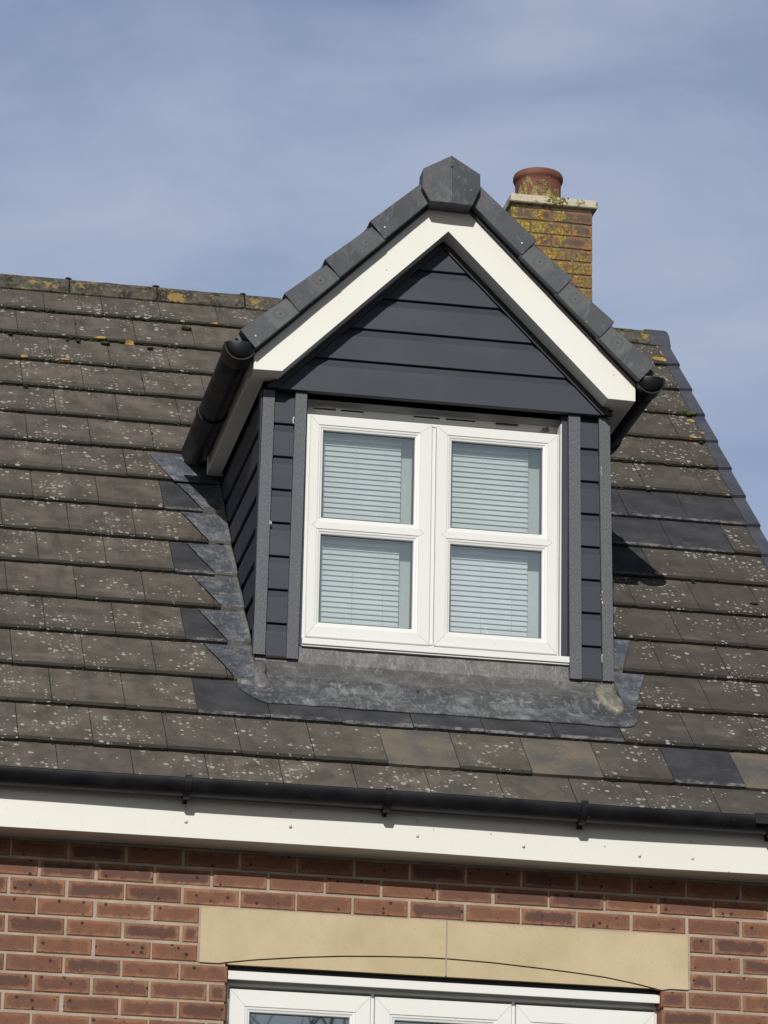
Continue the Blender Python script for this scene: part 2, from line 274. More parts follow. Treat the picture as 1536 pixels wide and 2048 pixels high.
# ---------------------------------------------------------------- mesh helpers
class MB:
    def __init__(s): s.v = []; s.f = []; s.a = []; s.uv = {}; s.sm = []; s.ring = {}
    def face(s, pts, a=(0, 0, 0), uv=None, smooth=False, ring=None):
        i = len(s.v); s.v += [tuple(p) for p in pts]; s.f.append(tuple(range(i, i+len(pts)))); s.a.append(a); s.sm.append(smooth)
        if uv: s.uv[len(s.f)-1] = uv
        if ring: s.ring[len(s.f)-1] = ring
    def mesh(s, vs, fs, a=(0, 0, 0), smooth=False):
        i = len(s.v); s.v += [tuple(p) for p in vs]
        for f in fs: s.f.append(tuple(i+k for k in f)); s.a.append(a); s.sm.append(smooth)
    def box(s, x0, x1, y0, y1, z0, z1, a=(0, 0, 0), bev=0):
        if bev:
            b = bev; P = []; 
            bm = bmesh.new(); bmesh.ops.create_cube(bm, size=1)
            for v in bm.verts: v.co = Vector((x0+(v.co.x+.5)*(x1-x0), y0+(v.co.y+.5)*(y1-y0), z0+(v.co.z+.5)*(z1-z0)))
            bmesh.ops.bevel(bm, geom=bm.edges[:], offset=b, segments=1, affect='EDGES', profile=.7)
            bm.verts.index_update(); s.mesh([v.co[:] for v in bm.verts], [[v.index for v in f.verts] for f in bm.faces], a); bm.free(); return s
        v = [(x, y, z) for x in (x0, x1) for y in (y0, y1) for z in (z0, z1)]
        s.mesh(v, [(0, 1, 3, 2), (4, 6, 7, 5), (0, 4, 5, 1), (2, 3, 7, 6), (0, 2, 6, 4), (1, 5, 7, 3)], a); return s
    def prism(s, pts, axis, a0, a1, a=(0, 0, 0)):
        """extrude polygon pts (2D) along axis from a0 to a1"""
        def mk(p, t): return {'y': (p[0], t, p[1]), 'x': (t, p[0], p[1]), 'z': (p[0], p[1], t)}[axis]
        n = len(pts); s.mesh([mk(p, a0) for p in pts]+[mk(p, a1) for p in pts],
            [tuple(range(n-1, -1, -1)), tuple(range(n, 2*n))]+[(i, (i+1) % n, n+(i+1) % n, n+i) for i in range(n)], a); return s
    def tube(s, path, rad, seg=8, cap=True, smooth=True):
        rings = []; path = [Vector(p) for p in path]
        for i, p in enumerate(path):
            d = (path[min(i+1, len(path)-1)]-path[max(i-1, 0)]).normalized(); q = d.to_track_quat('Z', 'Y')
            r = rad[i] if isinstance(rad, (list, tuple)) else rad
            rings.append([tuple(p+q@Vector((r*math.cos(2*PI*k/seg), r*math.sin(2*PI*k/seg), 0))) for k in range(seg)])
        vs = [v for r in rings for v in r]; fs = [(i*seg+k, i*seg+(k+1) % seg, (i+1)*seg+(k+1) % seg, (i+1)*seg+k) for i in range(len(path)-1) for k in range(seg)]
        if cap: fs += [tuple(range(seg-1, -1, -1)), tuple((len(path)-1)*seg+k for k in range(seg))]
        s.mesh(vs, fs, smooth=smooth); return s
    def blob(s, c, r, sq=(1, 1, 1), n=2, jit=.25, a=(0, 0, 0)):
        bm = bmesh.new(); bmesh.ops.create_icosphere(bm, subdivisions=n, radius=1); sd = Vector((random.random()*50, random.random()*50, 0))
        for v in bm.verts: v.co *= 1+jit*noise.noise(v.co*1.7+sd)*2
        vs = [(c[0]+v.co.x*r*sq[0], c[1]+v.co.y*r*sq[1], c[2]+v.co.z*r*sq[2]) for v in bm.verts]
        bm.verts.index_update(); s.mesh(vs, [[v.index for v in f.verts] for f in bm.faces], a, True); bm.free(); return s
    def build(s, name, m, parent=None):
        me = bpy.data.meshes.new(name); me.from_pydata(s.v, [], s.f); me.materials.append(M[m])
        at = me.attributes.new('tile', 'FLOAT_VECTOR', 'FACE'); at.data.foreach_set('vector', [c for a in s.a for c in a])
        me.polygons.foreach_set('use_smooth', s.sm)
        if s.uv:
            uvl = me.uv_layers.new(name='UVMap')
            for fi, uv in s.uv.items():
                for k, li in enumerate(me.polygons[fi].loop_indices): uvl.data[li].uv = uv[k]
        if s.ring or m == 'plastic':
            ra = me.attributes.new('ring', 'FLOAT_VECTOR', 'CORNER'); buf = [9.0]*(len(me.loops)*3)
            for fi, rg in s.ring.items():
                for k, li in enumerate(me.polygons[fi].loop_indices): buf[li*3] = rg[k]
            ra.data.foreach_set('vector', buf)
        bm = bmesh.new(); bm.from_mesh(me)
        if not s.uv and not s.ring: bmesh.ops.recalc_face_normals(bm, faces=bm.faces)
        bm.to_mesh(me); bm.free()
        o = bpy.data.objects.new(name, me); COL.objects.link(o)
        if parent: o.parent = parent
        return o
def tag(o, label=None, cat=None, group=None, kind=None):
    for k, v in (('label', label), ('category', cat), ('group', group), ('kind', kind)):
        if v: o[k] = v
    return o
def empty(name, loc=(0, 0, 0)):
    o = bpy.data.objects.new(name, None); COL.objects.link(o); o.location = loc; return o
def frame_ring(mb, x0, x1, z0, z1, prof, a=(0, 0, 0)):
    """mitred rectangular ring; prof = [(inset, y), ...]"""
    cs = [[(x0+i, y, z0+i), (x1-i, y, z0+i), (x1-i, y, z1-i), (x0+i, y, z1-i)] for i, y in prof]
    for j in range(len(cs)-1):
        for k in range(4): mb.face([cs[j][k], cs[j][(k+1) % 4], cs[j+1][(k+1) % 4], cs[j+1][k]], a)
# ---------------------------------------------------------------- geometry constants
PH = math.radians(43.241); CP, SP = math.cos(PH), math.sin(PH); YE, ZE = .0124, .6129; G = .325; TW = .2945
def RP(x, s, h=0): return (x, YE+s*CP-h*SP, ZE+s*SP+h*CP)
def s_of_Y(y): return (y-YE)/CP
XC = 1.115; XL, XR = .348, 1.882; YF = .585
GROUND = -4.85
house = empty('brick_house', (1, 3, GROUND))
tag(house, 'red brick house with a grey clad roof dormer, white fascia and weathered brown tiles', 'house')
house_inv = Matrix.Translation((-1, -3, -GROUND))
def B(mb, name, m, parent=None):
    o = mb.build(name, m)
    if parent is None: parent = house
    o.parent = parent; o.matrix_parent_inverse = parent_inv(parent); return o
def parent_inv(p): return house_inv if p is house else Matrix()
# parts sit at the origin in world space; sub-parts share their part's frame
def B2(mb, name, m, part):
    o = mb.build(name, m); o.parent = part; return o
# ---------------------------------------------------------------- ground
gm = MB(); gm.face([(-900, -900, GROUND), (900, -900, GROUND), (900, 900, GROUND), (-900, 900, GROUND)]); tag(gm.build('ground', 'asphalt'), kind='structure')
# ---------------------------------------------------------------- main brick wall
XW0, XW1 = -5.2, 2.86
WIN0, WIN1, WZ0, WZ1 = .193, 1.929, -1.62, -.218
LX0, LX1 = .083, 2.035
def brick(mb, x0, x1, z0, z1, yf, depth, L=None, nx=0, side=None):
    """one brick with slightly eased, irregular arrises. side: face direction"""
    j = lambda a=.0026: random.uniform(-a, a)
    L = (x1-x0)/.065; r = (random.random(), random.random(), L); yy = yf+j(.0018)
    b = .004; x0 += j(); x1 += j(); z0 += j(.001); z1 += j(.001)
    fr = [(x0+b, yy+j(.0006), z0+b), (x1-b, yy+j(.0006), z0+b), (x1-b, yy+j(.0006), z1-b), (x0+b, yy+j(.0006), z1-b)]
    md = [(x0, yy+b, z0), (x1, yy+b, z0), (x1, yy+b, z1), (x0, yy+b, z1)]; bk = [(p[0], yf+depth, p[2]) for p in md]
    e = b/.065
    u0 = [(e, e), (L-e, e), (L-e, 1-e), (e, 1-e)]; u1 = [(0, 0), (L, 0), (L, 1), (0, 1)]; u2 = [(-.3, -.3), (L+.3, -.3), (L+.3, 1.3), (-.3, 1.3)]
    T = (lambda p: p) if side is None else side
    mb.face([T(p) for p in fr], r, u0)
    for k in range(4):
        q = (k+1) % 4
        mb.face([T(p) for p in (md[k], md[q], fr[q], fr[k])], r, [u1[k], u1[q], u0[q], u0[k]])
        mb.face([T(p) for p in (bk[k], bk[q], md[q], md[k])], r, [u1[k], u1[q], u1[q], u1[k]])
wb = MB(); row0 = 0
for r in range(-64, 4):
    zb = r*.075+.0; z0, z1 = zb+.0, zb+.065
    z0 = zb - .0; 
    off = 0 if r % 2 == 0 else .1125
    # courses: brick tops at z = r*.075 ; joint left edges at -.675+.225*i for the row above the lintel
    ztop = r*.075+.075-.002; zbot = ztop-.065
    if zbot < GROUND: continue
    k = 0; x = XW0+off-.1125 + (.05)
    x = -.675+.012-.225*22 + off
    while x < XW1:
        a, b = x, x+.215; x += .225
        segs = [(max(a, XW0), min(b, XW1))]
        if zbot > WZ0-.01 and ztop < .01:
            h0, h1 = (LX0-.008, LX1+.010) if zbot > -.22 else (WIN0, WIN1)
            n = []
            for (p, q) in segs:
                if q <= h0 or p >= h1: n.append((p, q))
                else:
                    if p < h0: n.append((p, h0))
                    if q > h1: n.append((h1, q))
            segs = n
        for p, q in segs:
            if q-p > .03: brick(wb, p, q, zbot, ztop, 0, .1)
wall = B(wb, 'wall', 'brick')
# gable end wall (faces +x) and mortar body behind all bricks
mo = MB()
mo.box(XW0+.01, WIN0-.008, .0045, .3, GROUND, .30); mo.box(WIN1+.008, XW1-.006, .0045, .3, GROUND, .30)
mo.box(WIN0-.008, WIN1+.008, .0045, .3, GROUND, WZ0); mo.box(WIN0-.008, WIN1+.008, .0045, .3, .0, .30)
mo.box(WIN0-.008, WIN1+.008, .11, .3, WZ1+.002, -.002)
B2(mo, 'mortar_joint', 'mortar', wall)
gb = MB(); YB = 7.30
gb.prism([(.30, GROUND), (YB, GROUND), (YB, .5), (3.65, 3.93), (.30, .78)], 'x', XW1-.12, XW1-.02)
gb.prism([(.30, GROUND), (YB, GROUND), (YB, .5), (3.65, 3.93), (.30, .78)], 'x', XW0+.02, XW0+.12)
gb.box(XW0, XW1, YB-.1, YB, GROUND, .4)
B2(gb, 'gable_wall', 'brick', wall)
# ---------------------------------------------------------------- lintel (two buff stones with an arched relief)
AR = [(.187, -.212), (.30, -.195), (.477, -.175), (.64, -.161), (.809, -.152), (.94, -.148), (1.057, -.147), (1.24, -.152), (1.41, -.162), (1.56, -.172), (1.694, -.184), (1.82, -.203), (1.929, -.224)]
def arz(x):
    for (a, b), (c, d) in zip(AR, AR[1:]):
        if a <= x <= c: return b+(d-b)*(x-a)/(c-a)
    return -.218
for x0, x1 in ((LX0, 1.0545), (1.0605, LX1)):
    lm = MB(); n = 26
    xs = sorted(set([x0+(x1-x0)*i/n for i in range(n+1)]+[p for p in (WIN0, WIN1) if x0 < p < x1])); low = [(x, arz(x) if WIN0 <= x <= WIN1 else -.218) for x in xs]
    lm.prism([(x1, .0), (x0, .0)]+low, 'y', -.004, .009)                 # front relief
    lm.box(x0+.0004, x1-.0004, .0095, .105, -.2165, -.0005)
    a, b = max(x0, WIN0+.001), min(x1, WIN1-.001)
    lo = [(x, arz(x)-.0035) for x in xs if a <= x <= b]
    lm.prism([(b, -.2195)]+[(a, -.2195)]+lo, 'y', .0035, .0090)       # recessed panel under the arch
    B(lm, 'lintel', 'stone')
for a, b in ((1.0545, 1.0605), (LX0-.008, LX0), (LX1, LX1+.010)):
    lj = MB(); lj.box(a, b, .0, .1, -.2163, 0); B(lj, 'lintel_joint', 'mortar')
# ---------------------------------------------------------------- fascia, soffit, gutter
fm = MB(); n = 60
for i in range(n):
    xa, xb = XW0+(2.95-XW0)*i/n, XW0+(2.95-XW0)*(i+1)/n
    f = lambda x: -.178+.004*math.sin(x*1.7)+.003*math.sin(x*4.1+1); g = lambda x: .2275+.003*math.sin(x*2.2+.6)
    ya, yb, za, zb = f(xa), f(xb), g(xa), g(xb)
    fm.face([(xa, ya, za), (xb, yb, zb), (xb, yb, .415), (xa, ya, .415)], smooth=True)
    fm.face([(xa, ya, za), (xa, ya+.016, za), (xb, yb+.016, zb), (xb, yb, zb)])
    fm.face([(xa, ya+.016, za), (xa, ya+.016, .415), (xb, yb+.016, .415), (xb, yb+.016, zb)])
fm.face([(2.95, f(2.95), g(2.95)), (2.95, f(2.95)+.016, g(2.95)), (2.95, f(2.95)+.016, .415), (2.95, f(2.95), .415)])
fascia = B(fm, 'fascia', 'fascia')
for x, z in [(-.57, .335), (-.567, .283), (-.014, .345), (-.012, .292), (.396, .352), (.397, .300), (.899, .352), (.90, .293), (1.324, .344), (1.325, .280), (1.794, .338), (1.794, .271), (2.002, .339), (2.01, .272)]:
    c = MB(); c.blob((x, -.180, z), .0066, (1, .4, 1), 2, .02); B2(c, 'nail_cap', 'screwcap', fascia)
so = MB(); so.box(XW0, 2.93, -.158, .006, .234, .243); B(so, 'soffit', 'fascia')
def gutter(path_axis, c0, c1, ctr, r, th=.0035, seg=22, lip=.006):
    """half round gutter running from c0 to c1; ctr=(u,z) with u the other horizontal axis"""
    g = MB(); prof = []
    for k in range(seg+1):
        t = PI+PI*k/seg; prof.append((ctr[0]+r*math.cos(t), ctr[1]+r*.98*math.sin(t)))
    prof = [(ctr[0]-r, ctr[1]+lip)]+prof+[(ctr[0]+r, ctr[1]+lip)]
    inner = [(ctr[0]+(p[0]-ctr[0])*(1-th/r), p[1]+(th if p[1] < ctr[1] else 0)*.8) for p in prof][::-1]
    poly = prof+inner; n = len(poly)
    mk = (lambda p, t: (t, p[0], p[1])) if path_axis == 'x' else (lambda p, t: (p[0], t, p[1]))
    L = max(1, int(abs(c1-c0)/.25))
    wob = lambda t: .002*math.sin(t*2.3)
    vs = []
    for i in range(L+1):
        t = c0+(c1-c0)*i/L; vs += [mk((p[0], p[1]+wob(t)), t) for p in poly]
    fs = [(i*n+k, i*n+(k+1) % n, (i+1)*n+(k+1) % n, (i+1)*n+k) for i in range(L) for k in range(n)]
    m_ = len(prof)
    for base in (0, L*n):
        for k in range(m_-1): fs.append((base+k, base+k+1, base+n-2-k, base+n-1-k))
    g.mesh(vs, fs, smooth=True); return g
GC = (-.238, .432); GR = .058
gut = B(gutter('x', XW0, 2.98, GC, GR), 'gutter', 'black')
def bracket(x, axis='x', ctr=GC, r=GR, back=-.178):
    b = MB(); n = 18; w = .013
    pts = [(ctr[0]-(r+.003)*math.cos(PI*k/n), ctr[1]-(r+.003)*math.sin(PI*k/n)) for k in range(n+1)]
    out = [(ctr[0]-(r+.009)*math.cos(PI*k/n), ctr[1]-(r+.011)*math.sin(PI*k/n)) for k in range(n+1)]
    out[0] = (out[0][0], out[0][1]+.014); pts[0] = (pts[0][0]+.006, pts[0][1]+.014)
    vs = []; 
    for t in (x-w, x+w):
        vs += [((t, p[0], p[1]) if axis == 'x' else (p[0], t, p[1])) for p in out+pts[::-1]]
    m = len(out)+len(pts); fs = [(k, (k+1) % m, m+(k+1) % m, m+k) for k in range(m)]
    for base in (0, m):
        for k in range(n): fs.append((base+k, base+k+1, base+m-2-k, base+m-1-k))
    b.mesh(vs, fs)
    if axis == 'x':   # web to the fascia
        b.prism([(ctr[0]+.012, ctr[1]-r-.010), (ctr[0]+.02, ctr[1]-r-.024), (back-.001, ctr[1]-r-.012), (back-.001, ctr[1]-.02), (ctr[0]+r, ctr[1]-.02)], 'x', x-.006, x+.006)
    return b
for x in (-2.4, -1.6, -.812, -.023, .762, 1.543, 2.31): B2(bracket(x), 'gutter_bracket', 'black', gut)
u = MB()
for i in range(10): pass
un = MB(); un.box(2.285-.05, 2.285+.05, GC[0]-GR-.006, GC[0]-GR-.0005, GC[1]-.03, GC[1]+.012); B2(un, 'gutter_union', 'black', gut)
# ---------------------------------------------------------------- main roof tiles
NR = 15; XV = 2.868
def subtract(a, b, cuts):
    segs = [(a, b)]
    for c, d in cuts:
        n = []
        for p, q in segs:
            if q <= c or p >= d: n.append((p, q))
            else:
                if p < c: n.append((p, c))
                if q > d: n.append((d, q))
        segs = n
    return segs
def kind(n, xm):
    if n in (1,) and .07 < xm < 1.86: return .5
    if n in (3, 5, 7) and .07 < xm < .40: return .5
    if n == 8 and xm > 1.8: return .5
    if n == 7 and 1.8 < xm < 2.735: return .5
    if n == 6 and 1.8 < xm < 2.285: return .5
    if n == 0:
        if 2.0 < xm < 2.28: return .5
        if 1.40 < xm < 1.70 or 2.29 < xm < 2.58 or .81 < xm < 1.107: return 1
    return 0
def tile(mb, x0, x1, n, knd, rnd, front=True):
    s0, s1 = n*G, (n+1)*G+.012
    nx, ns = max(2, int((x1-x0)/.02)), 5
    hb = .0015+random.uniform(-.0008, .0008); ht = .0175+random.uniform(-.0015, .002); tw = random.uniform(-.0015, .0015); ds = random.uniform(-.003, .003)
    old = knd != .5
    sd = random.random()*60
    def top(i, j):
        x = x0+(x1-x0)*i/nx; t = j/ns
        e = (noise.noise(Vector((x*38, sd, 0)))*.0045 if old else noise.noise(Vector((x*20, sd, 0)))*.0012) if j == 0 else 0
        s = s0+ds+(s1-s0)*(t**1.6)+e+(.003 if j == 0 and (i == 0 or i == nx) else 0)
        h = ht*(1-t**1.6)+.0008+tw*(i/nx-.5)*(1-t)+(noise.noise(Vector((x*9, s*9, sd)))*.0012 if old else 0)*(1-t)
        if j == 0: h -= .0022
        return x, s, h
    r = (rnd, knd)
    for i in range(nx):
        for j in range(ns):
            q = [top(i, j), top(i+1, j), top(i+1, j+1), top(i, j+1)]
            mb.face([RP(*p) for p in q], (rnd, knd, (q[0][1]+q[2][1])/2-s0), [(p[0], p[1]) for p in q], True)
        q = [top(i, 0), top(i+1, 0)]
        lo = [(p[0], p[1]+.003, hb) for p in q]
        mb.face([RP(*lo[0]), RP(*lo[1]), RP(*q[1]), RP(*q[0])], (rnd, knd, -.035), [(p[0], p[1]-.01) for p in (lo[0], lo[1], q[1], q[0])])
        b2 = [(p[0], s1, -.008) for p in lo]
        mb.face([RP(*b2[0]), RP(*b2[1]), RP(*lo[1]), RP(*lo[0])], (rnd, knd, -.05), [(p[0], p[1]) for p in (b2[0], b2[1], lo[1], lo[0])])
    for i in (0, nx):
        for j in range(ns):
            q = [top(i, j), top(i, j+1)]; lo = [(p[0], p[1], -.006) for p in q]
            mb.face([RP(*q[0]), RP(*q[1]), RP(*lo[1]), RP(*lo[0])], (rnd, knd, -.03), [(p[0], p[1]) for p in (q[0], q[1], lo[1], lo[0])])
tm = MB()
for n in range(-1, NR):
    off = -.366 if n % 2 == 0 else .0755
    k0 = int((XW0-off)/TW)-1
    for k in range(k0, k0+40):
        a, b = off+k*TW+.0014, off+(k+1)*TW-.0014
        if a > XV: break
        a, b = max(a, XW0-.1), min(b, XV)
        if b-a < .02: continue
        cuts = []
        if n == 2: cuts = [(XL+.012, XR-.012)]
        if 3 <= n <= 7 : cuts = [(XL+.004, XR-.004)]
        elif n in (8, 9): cuts = [(XL+.06, XR-.06)]
        elif 10 <= n <= 12: cuts = [(XC-.32+.1*(n-10), XC+.32-.1*(n-10))]
        rnd = random.random()
        for p, q in subtract(a, b, cuts):
            if q-p > .015: tile(tm, p, q, n, kind(n, (a+b)/2), rnd)
roof = B(tm, 'roof', 'tile')
# underlay and rear slope
YR = 3.65; ZR = ZE+(YR-YE)*math.tan(PH)
ul = MB(); sR = s_of_Y(YR)
def slab(x0, x1, s0, s1, h0, h1): 
    v = [RP(x, s, h) for x in (x0, x1) for s in (s0, s1) for h in (h0, h1)]
    ul.mesh(v, [(0, 1, 3, 2), (4, 6, 7, 5), (0, 4, 5, 1), (2, 3, 7, 6), (0, 2, 6, 4), (1, 5, 7, 3)])
slab(XW0-.05, XL+.01, -.30, sR-.01, -.03, -.012); slab(XR-.01, XV-.01, -.30, sR-.01, -.03, -.012); slab(XL+.01, XR-.01, -.30, s_of_Y(.60), -.03, -.012)
slab(XL+.01, XR-.01, s_of_Y(2.95), sR-.01, -.03, -.012)
B2(ul, 'underlay', 'lining', roof)
rs = MB(); L2 = (YB+.2-YR)/CP
for n in range(15):
    s0, s1 = L2-(n+1)*.36, L2-n*.36
    f2 = lambda s, h: (YR+s*CP+h*SP, ZR-.02-s*SP+h*CP)
    a, b = max(0, s0), s1
    p = [f2(a, .0), f2(b, .018), f2(b, 0), f2(a, -.01)]
    rs.prism(p, 'x', XW0-.1, XV)
    if s0 <= 0: break
B2(rs, 'rear_slope', 'ridge', roof)
# ridge tiles (angled, bedded), each its own piece
RY, RZ = 3.65, 4.047
def ridge_piece(x0, x1, m='ridge', grow=0, nz=.004):
    r = MB(); nx = max(2, int((x1-x0)/.03)); pr = [(-.133-grow, -.118-grow), (-.112, -.062), (-.07, -.022), (-.02, -.002+grow), (.02, -.002+grow), (.07, -.022), (.112, -.062), (.133+grow, -.118-grow)]
    vs = []
    def P(i, k, inn):
        x = x0+(x1-x0)*i/nx; y, z = pr[k]; y, z = (y*.86, z-.016) if inn else (y, z)
        w = nz*noise.noise(Vector((x*14, y*30, x0))) if not inn else 0
        return (x, RY+y, RZ+z+w)
    K = len(pr)
    for i in range(nx+1): vs += [P(i, k, 0) for k in range(K)]+[P(i, k, 1) for k in range(K)][::-1]
    N_ = 2*K; fs = [(i*N_+k, i*N_+(k+1) % N_, (i+1)*N_+(k+1) % N_, (i+1)*N_+k) for i in range(nx) for k in range(N_)]
    for b in (0, nx*N_):
        for k in range(K-1): fs.append((b+k, b+k+1, b+N_-2-k, b+N_-1-k))
    r.mesh(vs, fs); return r
x = .222-.452*12
while x < 2.84:
    B2(ridge_piece(x+.004, min(x+.448, 2.83)), 'ridge_tile', 'ridge', roof); x += .452
bed = MB(); bed.box(XW0, 2.85, RY-.10, RY+.10, RZ-.16, RZ-.08)
B2(bed, 'ridge_bedding', 'moss', roof)
B2(ridge_piece(2.815, 2.925, 'vgrey', .008, 0), 'ridge_end_cap', 'vgrey', roof)
for x in [.222-.452*k for k in range(-1, 5)]:
    c = MB(); c.blob((x, RY-.03, RZ-.002), .013, (1.3, 1, .5), 2, .3); B2(c, 'mortar_lump', 'moss', roof)
# dry verge caps at the right edge, one each course
for n in range(-1, 15):
    v = MB(); s0, s1 = n*G-.004, (n+1)*G+.03
    if n == 14: s1 = sR-.02
    def pp(x, s, h): return RP(x, s, h)
    t0, t1 = .027, .009
    xs = (XV-.015, XV+.052)
    A = [pp(xs[0], s0, t0-.004), pp(xs[1]-.006, s0, t0), pp(xs[1], s0, t0-.006), pp(xs[1], s0, -.06), pp(xs[1]-.012, s0, -.06), pp(xs[1]-.012, s0, -.004), pp(xs[0], s0, -.004)]
    Bq = [pp(xs[0], s1, t1-.004), pp(xs[1]-.006, s1, t1), pp(xs[1], s1, t1-.006), pp(xs[1], s1, -.075), pp(xs[1]-.012, s1, -.075), pp(xs[1]-.012, s1, -.006), pp(xs[0], s1, -.006)]
    k = len(A); v.mesh(A+Bq, [(0, 1, 2, 3, 4, 5, 6), tuple(range(13, 6, -1))]+[(i, (i+1) % k, k+(i+1) % k, k+i) for i in range(k)])
    B2(v, 'verge_cap', 'vgrey', roof)
# moss along the lower edges of the courses (nobody could count it)
ms = MB()
for n in range(0, 15):
    dens = 16+max(0, n-8)*16
    for side in (0, 1):
        xa, xb = (-1.3, XL if n > 2 else 1.0) if side == 0 else (XR+.02 if n > 2 else 1.0, XV)
        N_ = int(dens*(xb-xa)*(1.2 if side else 1))
        for _ in range(N_):
            x = random.uniform(xa, xb)
            if kind(n, x) == .5 or noise.noise(Vector((x*2.3, n*3.1, 4))) < random.uniform(-.5, .25): continue
            r = random.uniform(.002, .0055)*(1+(n > 9)*random.random()*.8)
            ms.blob(RP(x, n*G+random.uniform(-.002, .003), random.uniform(.002, .016)), r, (random.uniform(.9, 2.4), 1, .8), 1, .35)
    if n >= 9:
        for _ in range(4):
            off = (-.366 if n % 2 == 0 else .0755); x = off+TW*random.choice([-3, -2, -1, 0, 1, 6, 7, 8, 9]) 
            if XL-.05 < x < XR+.1 or x > XV: continue
            for q in range(random.choice((1, 2, 4))): ms.blob(RP(x+random.uniform(-.003, .003), n*G+random.uniform(.02, .2), .012), random.uniform(.004, .008), (1, 1, .6), 1, .35)
for x, y, r in ((.342, 3.269, .022), (-.08, 3.06, .02), (.141, 3.048, .014), (-.216, 3.056, .011), (-.27, 3.06, .008), (2.83, 2.60, .012), (2.845, 2.62, .014), (2.46, 1.42, .010), (-.27, 3.07, .007), (2.70, 1.28, .016), (2.71, 1.04, .012), (2.44, 2.14, .010), (-.55, 3.07, .012), (-.5, 2.60, .012), (-.13, 2.37, .010)):
    ms.blob(RP(x, s_of_Y(y), .014), r, (1.2, .9, .5), 2, .25)
mo_ = B2(ms, 'moss', 'moss', roof); mo_['kind'] = 'stuff'
gmz = MB(); 
for _ in range(6): gmz.blob(RP(2.845+random.uniform(-.02, .02), s_of_Y(2.856)+random.uniform(-.02, .02), .016), .017, (1.2, 1, .6), 2, .3)
B2(gmz, 'moss_cushion', 'green', roof)
def lichen(x, y, rx, rs_, nn=7):
    y = y+.012
    l = MB(); 
    for _ in range(nn):
        a = random.uniform(0, 6.28); q = random.uniform(0, .7); c = (x+rx*q*math.cos(a), s_of_Y(y)+rs_*q*math.sin(a)); rr = random.uniform(.35, .6)
        K = 14; ph = random.random()*9
        ring_ = [(c[0]+rx*rr*math.cos(2*PI*k/K)*(1+.3*noise.noise(Vector((k*.9, ph, 0)))), c[1]+rs_*rr*math.sin(2*PI*k/K)*(1+.3*noise.noise(Vector((k*.9, ph, 0))))) for k in range(K)]
        hh = lambda s: .0175*(1-((s/G) % 1)**1.3)+.0028
        n0 = round(s_of_Y(y)/G-.25); lim = (n0 if s_of_Y(y)/G-n0 < .5 else n0)*G+.001; ring_ = [(p[0], max(p[1], int(s_of_Y(y)/G)*G+.001)) for p in ring_]
        vs = [RP(p[0], p[1], hh(p[1])) for p in ring_]+[RP(p[0]*.8+c[0]*.2, p[1]*.8+c[1]*.2, hh(p[1])+.0022) for p in ring_]
        l.mesh(vs, [tuple(range(K, 2*K))]+[(k, (k+1) % K, K+(k+1) % K, K+k) for k in range(K)])
    B2(l, 'orange_lichen', 'orange', roof)
for a in ((-.497, 2.852, .03, .018), (-.297, 2.856, .026, .012), (-.106, 3.088, .033, .018), (.038, 3.078, .032, .014), (.494, 3.32, .026, .014), (2.825, 3.355, .045, .035), (2.865, 3.50, .022, .035), (2.855, 3.42, .014, .05), (2.84, 2.80, .034, .022), (2.80, 2.625, .022, .02), (2.86, 2.67, .010, .014)): lichen(*a)
# ---------------------------------------------------------------- chimney
CX0, CX1, CY, CZ = 2.246, 2.702, 4.325, 4.99
ch = MB(); 
for r in range(28):
    zt = CZ-r*.075; zb = zt-.066
    if r % 2 == 0: segs = [(CX0, CX0+.223), (CX0+.232, CX1)]
    else: segs = [(CX0, CX0+.105), (CX0+.115, CX0+.335), (CX0+.345, CX1)]
    for a, b in segs: brick(ch, a, b, zb, zt, CY, .06)
    for sd, xs in ((-1, CX0), (1, CX1)):
        for a, b in segs:
            T = (lambda p, xs=xs, sd=sd: (xs-sd*(p[1]-CY) if sd > 0 else xs+(p[1]-CY), CY+(p[0]-CX0) if sd > 0 else CY+(CX1-p[0]), p[2]))
            brick(ch, a, b, zb, zt, CY, .05, side=T)
chim = B(ch, 'chimney', 'cbrick')
cc = MB(); cc.box(CX0+.006, CX1-.006, CY+.006, CY+.45, 2.9, CZ+.004); B2(cc, 'chimney_core', 'cmortar', chim)
cp = MB(); cp.box(CX0-.012, CX1+.024, CY-.035, CY+.49, 5.010, 5.056, bev=.005); cp.box(CX0+.004, CX1-.004, CY+.004, CY+.45, CZ+.004, 5.012); B2(cp, 'chimney_cap', 'cap', chim)
pt = MB(); PX, PY = 2.434, 4.50; seg = 40
pr_ = [(.128, 5.05), (.1275, 5.10), (.127, 5.15), (.1275, 5.19), (.129, 5.218), (.136, 5.222), (.1395, 5.231), (.1395, 5.250), (.134, 5.261), (.120, 5.264), (.112, 5.256), (.110, 5.05)]
vs = [(PX+r*math.cos(2*PI*k/seg), PY+r*math.sin(2*PI*k/seg), z) for r, z in pr_ for k in range(seg)]
pt.mesh(vs, [(i*seg+k, i*seg+(k+1) % seg, (i+1)*seg+(k+1) % seg, (i+1)*seg+k) for i in range(len(pr_)-1) for k in range(seg)], smooth=True)
pot = B2(pt, 'chimney_pot', 'pot', chim)
lp = MB()
for _ in range(70):
    a = random.uniform(0, 6.28); rr = random.gauss(.030, .007); cx = -.005+rr*math.cos(a); cz = 5.150+rr*1.05*math.sin(a)
    lp.blob((PX+cx, PY-.1265*math.cos(cx/.127)-.001, cz), random.uniform(.003, .007), (1, .4, 1), 1, .4)
for _ in range(70):
    q = random.random(); cx = .075+random.gauss(0, .014)*(1-q*.6); lp.blob((PX+cx, PY-.1265*math.cos(math.asin(min(.99, abs(cx)/.1265))), 5.06+q*.09), random.uniform(.003, .006), (1, .5, 1), 1, .4)
